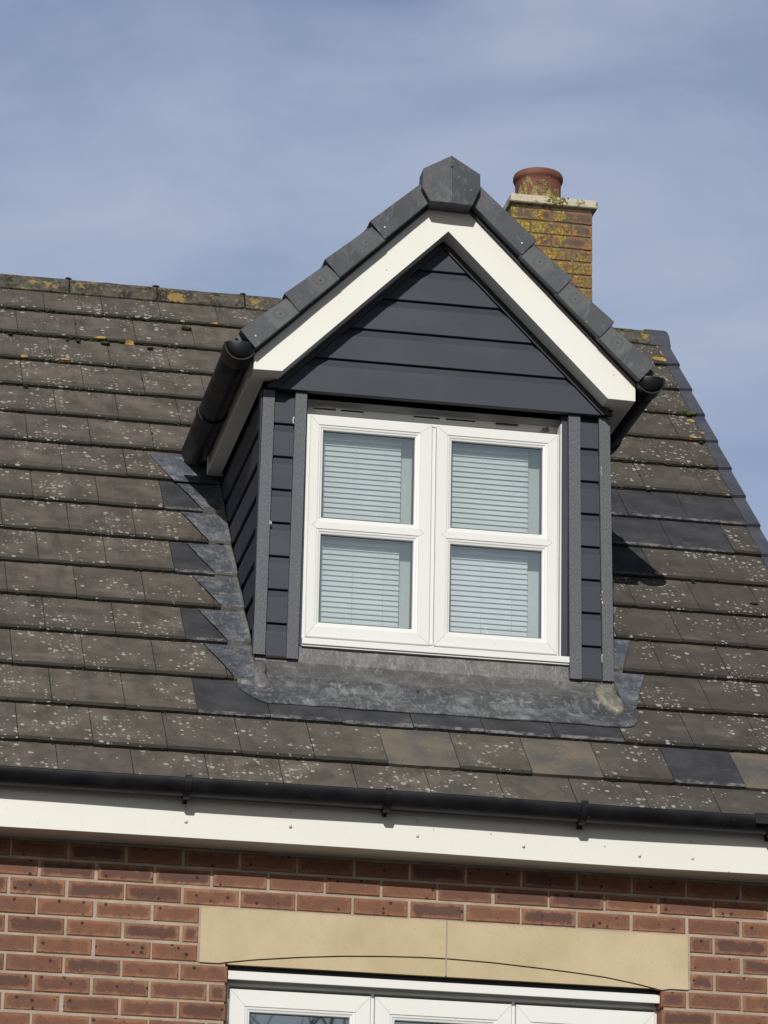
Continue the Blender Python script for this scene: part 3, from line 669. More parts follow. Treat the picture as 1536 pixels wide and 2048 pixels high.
for _ in range(60):
    cx = random.gauss(.06, .028); cz = random.uniform(5.012, 5.056); lp.blob((PX+cx, CY-.036, cz), random.uniform(.003, .008), (1.2, .35, 1), 1, .4)
for _ in range(30):
    q = random.random(); cx = -.085+random.gauss(0, .010)*(1-q*.6); lp.blob((PX+cx, PY-.1265*math.cos(math.asin(min(.99, abs(cx)/.1265))), 5.06+q*.05), random.uniform(.003, .006), (1, .5, 1), 1, .4)
lo_ = B2(lp, 'pot_moss', 'potmoss' if 'potmoss' in M else 'green', chim)
M['potmoss'] = mat_patch('yellow_green_lichen', (.13, .115, .035), (.30, .27, .11)); lo_.data.materials[0] = M['potmoss']; lo_['kind'] = 'stuff'
# ---------------------------------------------------------------- dormer body: cladding
def board(mb, p0, p1, nrm, zb, zt, prof_top=True, clip=None):
    """shiplap board: horizontal run p0->p1 (2D xy), outward normal nrm, from zb to zt"""
    pf = [(-.013, zt-.0), (-.011, zt-.006), (-.0075, zt-.016), (-.0035, zt-.026), (-.0008, zt-.034), (0, zt-.040), (0, (zb+zt)/2), (0, zb+.002), (-.002, zb), (-.014, zb)]
    for i in range(len(pf)-1):
        (d0, z0), (d1, z1) = pf[i], pf[i+1]
        q = []
        for (P, d, z) in ((p0, d0, z0), (p0, d1, z1), (p1, d1, z1), (p1, d0, z0)): q.append((P[0]+nrm[0]*d, P[1]+nrm[1]*d, z))
        mb.face(q, (1 if i < 5 else 0, 0, 0), smooth=False)
PB = .1475
dst = []
zs = [1.205, 1.3505, 1.4985, 1.6455, 1.7935, 1.9415, 2.0885, 2.2365, 2.385]
XRC = 1.866
def cheek(X, nx):
    mb = MB()
    for i in range(8):
        zb, zt = zs[i]+.0085, zs[i+1]+.0035
        yend = YE+(zb-ZE)/math.tan(PH)+.05
        if nx < 0: board(mb, (X, yend), (X, YF+.005), (nx, 0), zb, zt)
        else: board(mb, (X, YF+.005), (X, yend), (nx, 0), zb, zt)
    return mb
dormer = B(cheek(XL+.002, -1), 'dormer_wall', 'clad')
B2(cheek(XRC, 1), 'cheek_cladding', 'clad', dormer)
for a, b in ((.392, .50), (1.725, 1.845)):
    dw = MB()
    for i in range(8): board(dw, (a-.01, YF+.014), (b+.01, YF+.014), (0, -1), zs[i]+.0085, zs[i+1]+.0035)
    B2(dw, 'cladding_strip', 'clad', dormer)
cm = MB()
yq = lambda z: YE+(z-ZE)/math.tan(PH)
for X0, X1 in ((XL+.018, XL+.04), (XRC-.04, XRC-.018)):
    cm.prism([(YF+.03, 1.10), (YF+.03, 2.42), (yq(2.42)+.1, 2.42), (yq(1.10)+.12, 1.10)], 'x', X0, X1)
cm.box(XL+.018, .53, YF+.030, YF+.05, 1.10, 2.42); cm.box(1.68, XRC-.018, YF+.030, YF+.05, 1.10, 2.42)
cm.box(.53, 1.68, YF+.045, YF+.065, 1.0, 1.262)
B2(cm, 'wall_core', 'dark', dormer)
# gable cladding
YG = .560
gz = [2.386, 2.536, 2.684, 2.832, 2.980, 3.128]
gmb = MB()
for i in range(5):
    zb, zt = gz[i]+(.0 if i == 0 else .0085), gz[i+1]+.0035
    pf = [(-.013, zt), (-.011, zt-.006), (-.0075, zt-.016), (-.0035, zt-.026), (-.0008, zt-.034), (0, zt-.040), (0, (zb+zt)/2), (0, zb+.002), (-.002, zb), (-.014 if i else -.030, zb)]
    for j in range(len(pf)-1):
        (d0, z0), (d1, z1) = pf[j], pf[j+1]
        hw = lambda z: min(.733, max(.0, 3.128-z+.02))
        q = [(XC-hw(z0), YG-d0, z0), (XC-hw(z1), YG-d1, z1), (XC+hw(z1), YG-d1, z1), (XC+hw(z0), YG-d0, z0)]
        if hw(z0) <= 0: q = q[1:]
        gmb.face(q, (1 if j < 5 else 0, 0, 0))
gab = B(gmb, 'gable_cladding', 'clad')
gc_ = MB(); gc_.prism([(XC-.76, 2.40), (XC+.76, 2.40), (XC, 3.17)], 'y', YG+.015, YG+.05); B2(gc_, 'gable_core', 'dark', gab)
# rake trim pressed along the gable edge under the soffit
for sgn in (-1, 1):
    t = MB(); w = .034
    P = lambda o, z: (XC+sgn*(3.128-z+o), z)
    poly = [P(.012, 2.386), P(.012, 3.10), P(-w, 3.10-.0), P(-w, 2.386)]
    t.prism(poly, 'y', YG-.012, YG+.008); B2(t, 'rake_trim', 'rubber', gab)
# corner trims and window trims (textured)
for (x0, x1, zb) in ((.344, .394, 1.212), (.484, .533, 1.203), (1.686, 1.737, 1.203), (1.829, 1.877, 1.203)):
    t = MB(); n = 14; bow = (x0 < .4)*-.006
    def T(x, z): 
        k = (z-zb)/(2.38-zb); return x+((k-.0)*.009-.004 if x0 < 1 else (-k*(.018 if x0 > 1.8 else .009)+.004))
    yf, yb = YF-.006, YF+.012
    for i in range(n):
        za, zc = zb+(2.384-zb)*i/n, zb+(2.384-zb)*(i+1)/n
        c = [T(x0, za), T(x1, za), T(x1, zc), T(x0, zc)]
        t.face([(c[0], yf, za), (c[1], yf, za), (c[2], yf, zc), (c[3], yf, zc)])
        t.face([(c[0], yb+.03, za), (c[0], yf, za), (c[3], yf, zc), (c[3], yb+.03, zc)])
        t.face([(c[1], yf, za), (c[1], yb+.03, za), (c[2], yb+.03, zc), (c[2], yf, zc)])
    t.face([(T(x0, zb), yb+.03, zb), (T(x1, zb), yb+.03, zb), (T(x1, zb), yf, zb), (T(x0, zb), yf, zb)])
    tr = B2(t, 'corner_trim' if x0 < .4 or x0 > 1.8 else 'window_trim', 'trim', dormer)
    e = MB(); ex = x0 if x0 < 1 else x1; 
# side return of the outer corner trims (smooth)
t = MB(); t.box(.341, .345, YF-.002, YF+.045, 1.19, 2.384); B2(t, 'corner_return', 'clad', dormer)
t = MB(); t.box(1.862, 1.868, YF+.004, YF+.045, 1.19, 2.384); B2(t, 'corner_return', 'clad', dormer)
for a, b in ((.394, .484), (1.737, 1.829)):
    bt = MB(); bt.box(a, b, YF+.002, YF+.03, 1.203, 1.212); B2(bt, 'starter_strip', 'dark', dormer)
# white flakes of old sealant
for x, z, h in ((.482, 2.255, .020), (1.826, 2.14, .03), (1.828, 1.57, .05), (1.831, 1.30, .025), (.397, 1.79, .008)):
    s_ = MB()
    for k in range(4): s_.blob((x+random.uniform(-.003, .003), YF-.005, z+h*(k/3-.5)), random.uniform(.002, .0045), (.8, .6, 1.8), 1, .5)
    B2(s_, 'sealant_flake', 'screwcap', dormer)
# ---------------------------------------------------------------- dormer window
YW = .612
wx0, wx1, wz0, wz1 = .545, 1.648, 1.300, 2.302
wf = MB(); frame_ring(wf, wx0, wx1, wz0, wz1, [(-.0, YW+.055), (0, YW+.004), (.002, YW+.002), (.016, YW+.002), (.018, YW+.006), (.022, YW+.03)])
wf.box(1.090, 1.106, YW+.002, YW+.05, wz0+.012, wz1-.012)
dwin = B(wf, 'dormer_window', 'upvc')
hd = MB(); hd.box(.535, 1.675, YW+.075, YW+.10, 2.28, 2.362); hd.box(.535, 1.675, YW+.066, YW+.078, 2.318, 2.327); hd.box(.535, 1.675, YW+.085, YW+.11, 2.362, 2.40)
hdo = B2(hd, 'head_extension', 'upvc', dwin)
for a, b in ((.585, .68), (.70, .80), (1.02, 1.135), (1.16, 1.29), (1.38, 1.48)):
    v = MB(); v.box(a, b, YW+.060, YW+.070, 2.349, 2.356, bev=.002); B2(v, 'vent_slot', 'rubber', dwin)
for a, b in ((.585, .80), (1.02, 1.29)):
    vb = MB(); vb.box(a, b, YW+.064, YW+.075, 2.342, 2.362); B2(vb, 'trickle_vent', 'upvc', dwin)
nest = MB()
for k in range(7): nest.blob((1.60+random.uniform(-.012, .012), YW+.068, 2.34+random.uniform(-.008, .012)), .007, (1, .6, 1), 1, .5)
B2(nest, 'old_sealant', 'seal', dwin)
sl = MB(); sl.prism([(.586, 1.274), (.586, 1.2995), (YW, 1.303), (YW+.05, 1.303), (YW+.05, 1.266), (.594, 1.266), (.594, 1.274)], 'x', .546, 1.693); B2(sl, 'sill', 'upvc', dwin)
jm = MB(); jm.box(1.650, 1.655, YF+.012, YW+.05, 1.30, 2.345); B2(jm, 'white_edge_bead', 'upvc', dwin)
for a, b, c in ((1.655, 1.684, 1.30), (.534, .545, 1.27)):
    jm = MB(); jm.box(a, b, YF+.020, YF+.05, c, 2.384); B2(jm, 'reveal', 'clad', dwin)
def ringbars(mb, x0, x1, z0, z1, prof): frame_ring(mb, x0, x1, z0, z1, prof)
def sash(parent, x0, x1, z0, z1, panes, yf):
    """flush casement: flat mitred stiles and rails with stepped glazing beads; panes=[(xa,xb,za,zb)]"""
    s = MB()
    frame_ring(s, x0, x1, z0, z1, [(0, yf+.05), (0, yf+.003), (.003, yf), (.0035, yf)])
    ya = yf
    X = sorted({x0+.0035, x1-.0035} | {p[0] for p in panes} | {p[1] for p in panes}); Z = sorted({z0+.0035, z1-.0035} | {p[2] for p in panes} | {p[3] for p in panes})
    gi = .023
    P = [(a-gi, b+gi, c-gi, d+gi) for a, b, c, d in panes]
    X = sorted({x0+.0035, x1-.0035} | {p[0] for p in P} | {p[1] for p in P}); Z = sorted({z0+.0035, z1-.0035} | {p[2] for p in P} | {p[3] for p in P})
    for i in range(len(X)-1):
        for j in range(len(Z)-1):
            cx, cz = (X[i]+X[i+1])/2, (Z[j]+Z[j+1])/2
            if any(a < cx < b and c < cz < d for a, b, c, d in P): continue
            s.face([(X[i], ya, Z[j]), (X[i+1], ya, Z[j]), (X[i+1], ya, Z[j+1]), (X[i], ya, Z[j+1])])
    for p in P: frame_ring(s, *p, [(0, ya), (.002, ya+.004), (.010, ya+.005), (.013, ya+.008), (.020, ya+.010), (.0225, ya+.022), (.023, ya+.026)])
    so_ = B2(s, 'sash', 'upvc', parent)
    # mitre lines
    w = .0005
    for (cx, cz, dx, dz) in ((x0, z0, 1, 1), (x1, z0, -1, 1), (x0, z1, 1, -1), (x1, z1, -1, -1)):
        p = P[0]; q = (min(P, key=lambda r: abs((r[0] if dx > 0 else r[1])-cx)+abs((r[2] if dz > 0 else r[3])-cz)))
        ex, ez = (q[0] if dx > 0 else q[1]), (q[2] if dz > 0 else q[3])
        a = Vector((cx+dx*.004, 0, cz+dz*.004)); b = Vector((ex, 0, ez)); n_ = Vector((-(b-a).z, 0, (b-a).x)).normalized()*w
        ml = MB(); ml.face([tuple(v+Vector((0, ya-.0004, 0))) for v in (a-n_, b-n_, b+n_, a+n_)]); B2(ml, 'mitre_line', 'seal', parent)
    if len(P) == 2:
        zc = (panes[0][3]+panes[1][2])/2 if panes[0][3] < panes[1][2] else (panes[1][3]+panes[0][2])/2
        for ex, dx in ((P[0][0], -1), (P[0][1], 1)):
            for dz in (-1, 1):
                a = Vector((ex, 0, zc+dz*((panes[1][2]-panes[0][3])/2-gi))); b = Vector((ex+dx*.020, 0, zc)); n_ = Vector((-(b-a).z, 0, (b-a).x)).normalized()*w
                ml = MB(); ml.face([tuple(v+Vector((0, ya-.0004, 0))) for v in (a-n_, b-n_, b+n_, a+n_)]); B2(ml, 'mitre_line', 'seal', parent)
    return so_
def pane(parent, a, b, c, d, y):
    g = MB(); g.face([(a-.001, y, c-.001), (b+.001, y, c-.001), (b+.001, y, d+.001), (a-.001, y, d+.001)]); o = B2(g, 'pane', 'glass', parent)
    k = MB(); frame_ring(k, a-.003, b+.003, c-.003, d+.003, [(0, y-.002), (.005, y-.002), (.006, y+.020), (.006, y+.03)]); B2(k, 'gasket', 'rubber', parent)
for (x0, x1, a, b) in ((.559, 1.0885, .619, 1.014), (1.1075, 1.640, 1.177, 1.573)):
    ps = [(a, b, 1.380, 1.766), (a, b, 1.842, 2.231)]
    sash(dwin, x0, x1, 1.309, 2.293, ps, YW-.012)
    for p in ps: pane(dwin, *p, YW+.012)
# a small chip low in the right-hand pane, its glint painted as pale slivers
cpz = MB(); 
for (x0, z0, x1, z1, w) in ((1.315, 1.44, 1.345, 1.385, .0018), (1.315, 1.44, 1.29, 1.40, .0008), (1.29, 1.40, 1.285, 1.385, .0008)):
    a, b = Vector((x0, YW+.0112, z0)), Vector((x1, YW+.0112, z1)); n_ = Vector((-(b-a).z, 0, (b-a).x)).normalized()*w
    cpz.face([tuple(v) for v in (a, b-n_, b+n_)])
B2(cpz, 'pane_crack', 'screw', dwin)
# reveal lining of the dormer, with a back board added to lighten the gaps
rm = MB(); x0, x1, y0, y1, z0, z1 = .556, 1.638, YW+.056, .716, 1.305, 2.296
rm.face([(x0, y0, z0), (x0, y1, z0), (x0, y1, z1), (x0, y0, z1)]); rm.face([(x1, y0, z0), (x1, y0, z1), (x1, y1, z1), (x1, y1, z0)])
rm.face([(x0, y0, z0), (x1, y0, z0), (x1, y1, z0), (x0, y1, z0)]); rm.face([(x0, y0, z1), (x0, y1, z1), (x1, y1, z1), (x1, y0, z1)]); rm.face([(x0, y1, z0), (x1, y1, z0), (x1, y1, z1), (x0, y1, z1)])
B(rm, 'reveal_backing', 'room')
# venetian blinds: things of their own hanging behind the panes
def blind(x0, x1, y, label):
    root = empty('venetian_blind', ((x0+x1)/2, y, 1.33)); tag(root, label, 'blind', 'venetian blinds in the dormer window')
    inv = Matrix.Translation((-(x0+x1)/2, -y, -1.33))
    s = MB(); z = 1.345; w = .0130
    while z < 2.245:
        t = math.radians(67)+random.uniform(-.02, .02); zz = z+random.uniform(-.0007, .0007); pts = []; K = 6
        for k in range(K+1):
            c = (k/K-.5)*2*w; bulge = .0026*(1-(c/w)**2)
            pts.append((y+c*math.cos(t)-bulge*math.sin(t), zz+c*math.sin(t)+bulge*math.cos(t)))
        pts2 = [(p[0], p[1]-.0006) for p in pts][::-1]
        s.prism(pts+pts2, 'x', x0, x1); z += .0232
    o = s.build('slats', 'blind'); o.parent = root; o.matrix_parent_inverse = inv
    h = MB(); h.box(x0, x1, y-.014, y+.014, 2.252, 2.29, bev=.003); o = h.build('head_rail', 'blind'); o.parent = root; o.matrix_parent_inverse = inv
    c = MB()
    for x in (x0+.07, (x0+x1)/2, x1-.07): c.tube([(x, y-.014, 1.34), (x, y-.014, 2.26)], .0007, 5)
    o = c.build('cord', 'blind'); o.parent = root; o.matrix_parent_inverse = inv
blind(.565, .968, .682, 'pale horizontal slat blind behind the two panes of the left dormer sash')
blind(1.12, 1.526, .682, 'pale horizontal slat blind behind the right dormer sash with the cracked lower pane')
# ---------------------------------------------------------------- barge boards and eaves boxes
YBf = .45
zi = 3.132; zo = 3.318
bb = MB()
for sg in (-1, 1):
    X = lambda d: XC+sg*d
    out_ = .829; poly = [(X(0), zi), (X(zi-2.424), 2.424), (X(out_), 2.422), (X(out_), zo-out_), (X(0), zo)]
    if sg > 0: poly = poly[::-1]
    bb.prism(poly, 'y', YBf, YBf+.018)
    # sloping soffit behind the barge board
    poly = [(X(0), zi), (X(zi-2.424), 2.424), (X(zi-2.424)+sg*.010, 2.4345), (X(0), zi+.012)]
    if sg > 0: poly = poly[::-1]
    bb.prism(poly, 'y', YBf+.018, YG+.02)
    # boxed end and eaves soffit back to the roof
    xa, xb = sorted((X(out_), X(zi-2.424))); bb.box(xa, xb, YBf+.018, YG+.02, 2.4225, 2.430)
    xa, xb = sorted((X(out_-.012), X(.765))); bb.box(xa, xb, YG+.02, 1.84, 2.4225, 2.430)
    xa, xb = sorted((X(out_), X(out_-.012))); bb.box(xa, xb, YBf+.018, 1.845, 2.4215, 2.512)
    xa, xb = sorted((X(out_-.012), X(.755))); bb.box(xa, xb, 1.835, 1.845, 2.4215, 2.50)
barge = B(bb, 'bargeboard', 'white')
dk = MB()
for sg in (-1, 1): # dark timber edge under verge units
    X = lambda d: XC+sg*d
    poly = [(X(0), zo-.004), (X(out_-.004), zo-.004-out_+.004), (X(out_-.004), zo+.026-out_), (X(0), zo+.026)]
    if sg > 0: poly = poly[::-1]
    dk.prism(poly, 'y', YBf-.02, .62)
B2(dk, 'undercloak', 'rubber', barge)
# ---------------------------------------------------------------- dormer roof
ZT = 3.452
dr = MB(); GD = .2545*math.sqrt(.5); 
e0 = .900
for sg in (-1, 1):
    for c in range(5):
        d1 = e0-c*.180; d0 = max(0, d1-.192)
        up = .016
        nrm = math.sqrt(.5)
        def Q(d, h): return (XC+sg*(d+h*nrm), ZT-.012-d+h*nrm)
        poly = [Q(d1, 0), Q(d1, .016), Q(d0, .002), Q(d0, -.012), Q(d1, -.014)]
        if sg < 0: poly = poly[::-1]
        # each course runs back until it meets the main roof
        yb = YE+(ZT-(d0+d1)/2-ZE)/math.tan(PH)+.05
        # split into tiles along the run
        y = .43; k = 0
        while y < yb:
            y2 = min(yb, y+(.15 if (c % 2 and k == 0) else .30)); dr.prism(poly, 'y', y+.001, y2-.001, (random.random(), 0, .1)); y = y2; k += 1
droof = B(dr, 'dormer_roof', 'plastic')
# verge units: flat cover plates with a moulded boss
def verge_unit(sg, d_low, d_up, boss=True, screw=False, light=0, skew=0, x_shift=0):
    v = MB(); yf = .388; L = (d_low-d_up)*math.sqrt(2); W_ = .092; n = math.sqrt(.5)
    def Q(t, w):   # t along slope from the lower end, w down from the top edge
        d = d_low-t*n; zt = 3.443+.022*(1-t/L)*(1-w/W_)+.004*(1-t/L)+skew; k = .034*w/W_-.034*w/W_
        return (XC+sg*(d+x_shift-w*n), zt-d-w*n+.012*w/W_)
    nt, nw = 14, 6
    cb = (L-.075, W_*.47)
    for i in range(nt):
        for j in range(nw):
            tt = [(L*i/nt, W_*j/nw), (L*(i+1)/nt, W_*j/nw), (L*(i+1)/nt, W_*(j+1)/nw), (L*i/nt, W_*(j+1)/nw)]
            q = [Q(*p) for p in tt]; y_ = [yf-.007*(1-p[0]/L) for p in tt]
            pts = [(a[0], yy, a[1]) for a, yy in zip(q, y_)]; rg = [math.hypot(p[0]-cb[0], p[1]-cb[1]) if boss else 1 for p in tt]
            if sg > 0: pts, rg = pts[::-1], rg[::-1]
            lt = light if (tt[0][0] < L*.3 or tt[0][0] > L*.55) else light*.3
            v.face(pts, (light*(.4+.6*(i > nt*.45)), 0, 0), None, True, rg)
    # returns: top flange, lower end and bottom lip
    def rect(p, q, y0, y1): 
        a, b = Q(*p), Q(*q); v.face([(a[0], y0, a[1]), (b[0], y0, b[1]), (b[0], y1, b[1]), (a[0], y1, a[1])], (light*.5, 0, 0))
    rect((0, 0), (L, 0), yf-.003, yf+.10); rect((0, 0), (0, W_), yf-.007, yf+.05); rect((0, W_), (L, W_), yf-.004, yf+.06); rect((0, .012), (L, .012), yf+.10, yf+.0)
    o = B2(v, 'verge_unit', 'plastic', droof)
    if boss:
        b_ = MB(); a = Q(*cb); b_.blob((a[0], yf-.002, a[1]), .0055, (1, .5, 1), 2, .03); B2(b_, 'fixing_boss', 'vgrey', droof)
        # moulded ring
    if screw:
        b_ = MB(); a = Q(.035, W_*.62); b_.blob((a[0], yf-.008, a[1]), .0045, (1, .6, 1), 2, .03); B2(b_, 'screw', 'screw', droof)
# left from the eave up, right from the eave up
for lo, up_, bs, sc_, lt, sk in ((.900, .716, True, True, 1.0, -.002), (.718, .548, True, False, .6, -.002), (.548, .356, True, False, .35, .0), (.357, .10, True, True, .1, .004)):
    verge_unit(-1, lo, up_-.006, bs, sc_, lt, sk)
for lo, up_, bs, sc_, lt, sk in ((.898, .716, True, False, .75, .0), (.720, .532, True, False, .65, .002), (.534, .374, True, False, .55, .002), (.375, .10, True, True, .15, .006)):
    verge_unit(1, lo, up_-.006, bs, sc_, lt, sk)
# small dark shadow gaps / clips where units overlap
# ridge end cap: folded seven-sided plate, and ridge units running back
rc = MB(); Yc = .352
p7 = [(1.104, 3.442), (.982, 3.372), (.978, 3.284), (1.013, 3.224), (1.198, 3.219), (1.233, 3.302), (1.232, 3.368)]
cx_ = 1.104
left = [(1.104, Yc-.004, 3.442), (.982, Yc, 3.372), (.978, Yc, 3.284), (1.013, Yc-.002, 3.224), (1.105, Yc-.005, 3.2215)]
right = [(1.105, Yc-.005, 3.2215), (1.198, Yc-.002, 3.219), (1.233, Yc, 3.302), (1.232, Yc, 3.368), (1.104, Yc-.004, 3.442)]
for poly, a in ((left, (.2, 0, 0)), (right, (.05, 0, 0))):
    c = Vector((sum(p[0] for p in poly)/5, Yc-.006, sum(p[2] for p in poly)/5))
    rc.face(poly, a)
al = left[:-1]+right[:-1]
for i in range(len(al)):
    a, b = al[i], al[(i+1) % len(al)]; rc.face([a, b, (b[0]*.98+XC*.02, b[1]+.10, b[2]), (a[0]*.98+XC*.02, a[1]+.10, a[2])], (.1, 0, 0))
rcap = B2(rc, 'ridge_end_plate', 'plastic', droof)
rr_ = MB(); rr_.box(1.1005, 1.1085, Yc-.0075, Yc-.002, 3.223, 3.405, (1, 0, 0), bev=.002); B2(rr_, 'plate_rib', 'plastic', droof)
sc1 = MB(); sc1.blob((1.1045, Yc-.010, 3.392), .0055, (1, .5, 1), 2, .03); B2(sc1, 'screw', 'vgrey', droof)
y = .42
while y < 3.0:
    r = MB(); y2 = y+.44
    r.prism([(XC-.128, 3.285), (XC-.120, 3.365), (XC, 3.470), (XC+.120, 3.365), (XC+.128, 3.285), (XC+.110, 3.290), (XC+.10, 3.35), (XC, 3.445), (XC-.10, 3.35), (XC-.110, 3.290)], 'y', y, y2-.004); B2(r, 'ridge_unit', 'plastic', droof); y = y2
# ---------------------------------------------------------------- dormer gutters
for sg in (-1, 1):
    cx = XC+sg*.893; cz = 2.512; r = .062
    if sg > 0: cx = XC+.889; r = .057
    g = gutter('y', .41, 1.80, (cx, cz), r); go = B(g, 'dormer_gutter', 'black')
    e = MB(); K = 20   # domed stop end
    vs = []; RG = 5
    for i in range(RG+1):
        t = i/RG*PI/2
        for k in range(K+1):
            a = PI+PI*k/K; rr2 = (r+.003)*math.cos(t); vs.append((cx+rr2*math.cos(a), .412-.030*math.sin(t), cz+.006+(rr2)*math.sin(a)*1.0))
    e.mesh(vs, [(i*(K+1)+k, i*(K+1)+k+1, (i+1)*(K+1)+k+1, (i+1)*(K+1)+k) for i in range(RG) for k in range(K)], smooth=True)
    e.face([(cx-r-.003, .45, cz+.006), (cx-r-.003, .412, cz+.006), (cx, .382, cz+.006), (cx+r+.003, .412, cz+.006), (cx+r+.003, .45, cz+.006)])
    B2(e, 'stop_end', 'black', go)
    for yy, wd in ((.472, .060), (1.255, .030)) if sg < 0 else ((.455, .045), (1.2, .03)):
        s2 = MB(); 
        ps = [(cx+(r+.006)*math.cos(PI+PI*k/K), cz+(r+.006)*math.sin(PI+PI*k/K)) for k in range(K+1)]; ps2 = [(cx+(r+.0005)*math.cos(PI+PI*k/K), cz+(r+.0005)*math.sin(PI+PI*k/K)) for k in range(K+1)]
        ps = [(ps[0][0], ps[0][1]+.010)]+ps+[(ps[-1][0], ps[-1][1]+.010)]; ps2 = [(ps2[0][0], ps2[0][1]+.010)]+ps2+[(ps2[-1][0], ps2[-1][1]+.010)]
        m_ = len(ps); vs = []
        for t in (yy-wd, yy+wd): vs += [(p[0], t, p[1]) for p in ps+ps2[::-1]]
        N_ = 2*m_; fs = [(k, (k+1) % N_, N_+(k+1) % N_, N_+k) for k in range(N_)]
        for b_ in (0, N_):
            for k in range(m_-1): fs.append((b_+k, b_+k+1, b_+N_-2-k, b_+N_-1-k))
        s2.mesh(vs, fs); B2(s2, 'gutter_union', 'black', go)
    e = MB(); e.prism([(cx+r*math.cos(PI+PI*k/K), cz+r*math.sin(PI+PI*k/K)) for k in range(K+1)], 'y', 1.796, 1.802); B2(e, 'stop_end', 'black', go)
# ---------------------------------------------------------------- lead flashings
def hh(s): return .0185*(1-((s/G) % 1)**1.6)+.0042
ap = MB()
AX0, AX1 = .30, 1.90
nx = 90
def lead_h(x, z): return .0022*noise.noise(Vector((x*6, z*9, 2)))+.0012*noise.noise(Vector((x*19, z*22, 5)))
def apron_bot(x):   # Y of the lower edge
    if x < .37: t = (.37-x)/(.37-.256); return .343+.105*t**1.6
    if x > 1.88: t = (x-1.88)/(1.945-1.88); return .345+.085*t**2.2
    return .3435+.0015*math.sin(x*13)+.001*math.sin(x*31)
# profile: from under the sill, down the upstand to the crease, then along the tiles
def apron(xa, xb, dh=0):
    m = MB(); n = int((xb-xa)/.018); rows = []
    for i in range(n+1):
        x = xa+(xb-xa)*i/n; col = []
        up = [(.609, 1.266), (.606, 1.228), (.597, 1.192), (.574, 1.158), (.542, 1.130), (.510, 1.103)]
        for k, (yy, zz) in enumerate(up): 
            fl = 1 if .345 < x < 1.885 else 0
            if not fl: yy, zz = (.60+(.512-.60)*k/5, 0); s = s_of_Y(yy); p = RP(x, s, .020*0+hh(s)); col.append((p[0], p[1], p[2])); continue
            w = lead_h(x, zz); col.append((x, yy-w-dh, zz+w*.3))
        yb_ = apron_bot(x); s1_ = s_of_Y(yb_); s0_ = s_of_Y(.487)
        for k in range(9):
            s = s0_+(s1_-s0_)*(k/8); h = hh(min(s, 2*G-.001))+lead_h(x, s)*.7+dh; 
            if s > 1.495*1: pass
            if k == 0: h = .021
            if k == 1: h = max(h, .018)
            p = RP(x, s, h); col.append(p)
        s = s1_-.001; col.append(RP(x, s, hh(s)-.003)); rows.append(col)
    for i in range(n):
        for k in range(len(rows[0])-1):
            xm = (rows[i][k][0]); wgt = 1 if k < 5 else 0
            pat = 1 if (xm > 1.79 and k < 11) else 0
            m.face([rows[i][k], rows[i+1][k], rows[i+1][k+1], rows[i][k+1]], (wgt, 0, 0), None, True)
    return m
B(apron(.262, 1.03), 'apron_flashing', 'lead'); B(apron(1.012, 1.945, .0016), 'apron_flashing', 'lead')
# rough mortar-stained flap at the right foot, folded corner at the left foot
fl = MB()
def blobpoly(mb, pts, hoff, a=(0, 1, 0), sub=1):
    c = (sum(p[0] for p in pts)/len(pts), sum(p[1] for p in pts)/len(pts)); K = len(pts)
    def P3(p, h): s = s_of_Y(p[1]); return RP(p[0], s, hh(s)+h+.002*noise.noise(Vector((p[0]*25, p[1]*25, 1))))
    rings = [[P3((c[0]+(p[0]-c[0])*t, c[1]+(p[1]-c[1])*t), hoff*(1 if t < 1 else .7)) for p in pts] for t in (1, .75, .5, .25)]
    vs = [v for r in rings for v in r]+[P3(c, hoff)]; fs = [(i*K+k, i*K+(k+1) % K, (i+1)*K+(k+1) % K, (i+1)*K+k) for i in range(3) for k in range(K)]+[(3*K+k, 3*K+(k+1) % K, 4*K) for k in range(K)]
    low = [P3(p, -.002) for p in pts]; b = len(vs); vs += low; fs += [(k, (k+1) % K, b+(k+1) % K, b+k) for k in range(K)]
    mb.mesh(vs, fs, a, True)
blobpoly(fl, [(1.800, .605), (1.786, .57), (1.784, .535), (1.790, .505), (1.802, .482), (1.822, .455), (1.844, .432), (1.862, .428), (1.879, .436), (1.893, .455), (1.886, .49), (1.872, .53), (1.868, .58), (1.87, .605)], .022)
B(fl, 'corner_flashing', 'lead')
fl = MB(); blobpoly(fl, [(.345, .60), (.38, .60), (.392, .56), (.378, .505), (.395, .475), (.392, .452), (.360, .432), (.335, .445), (.322, .468), (.335, .50), (.34, .54)], .016, (0, .35, 0)); B(fl, 'corner_flashing', 'soak')
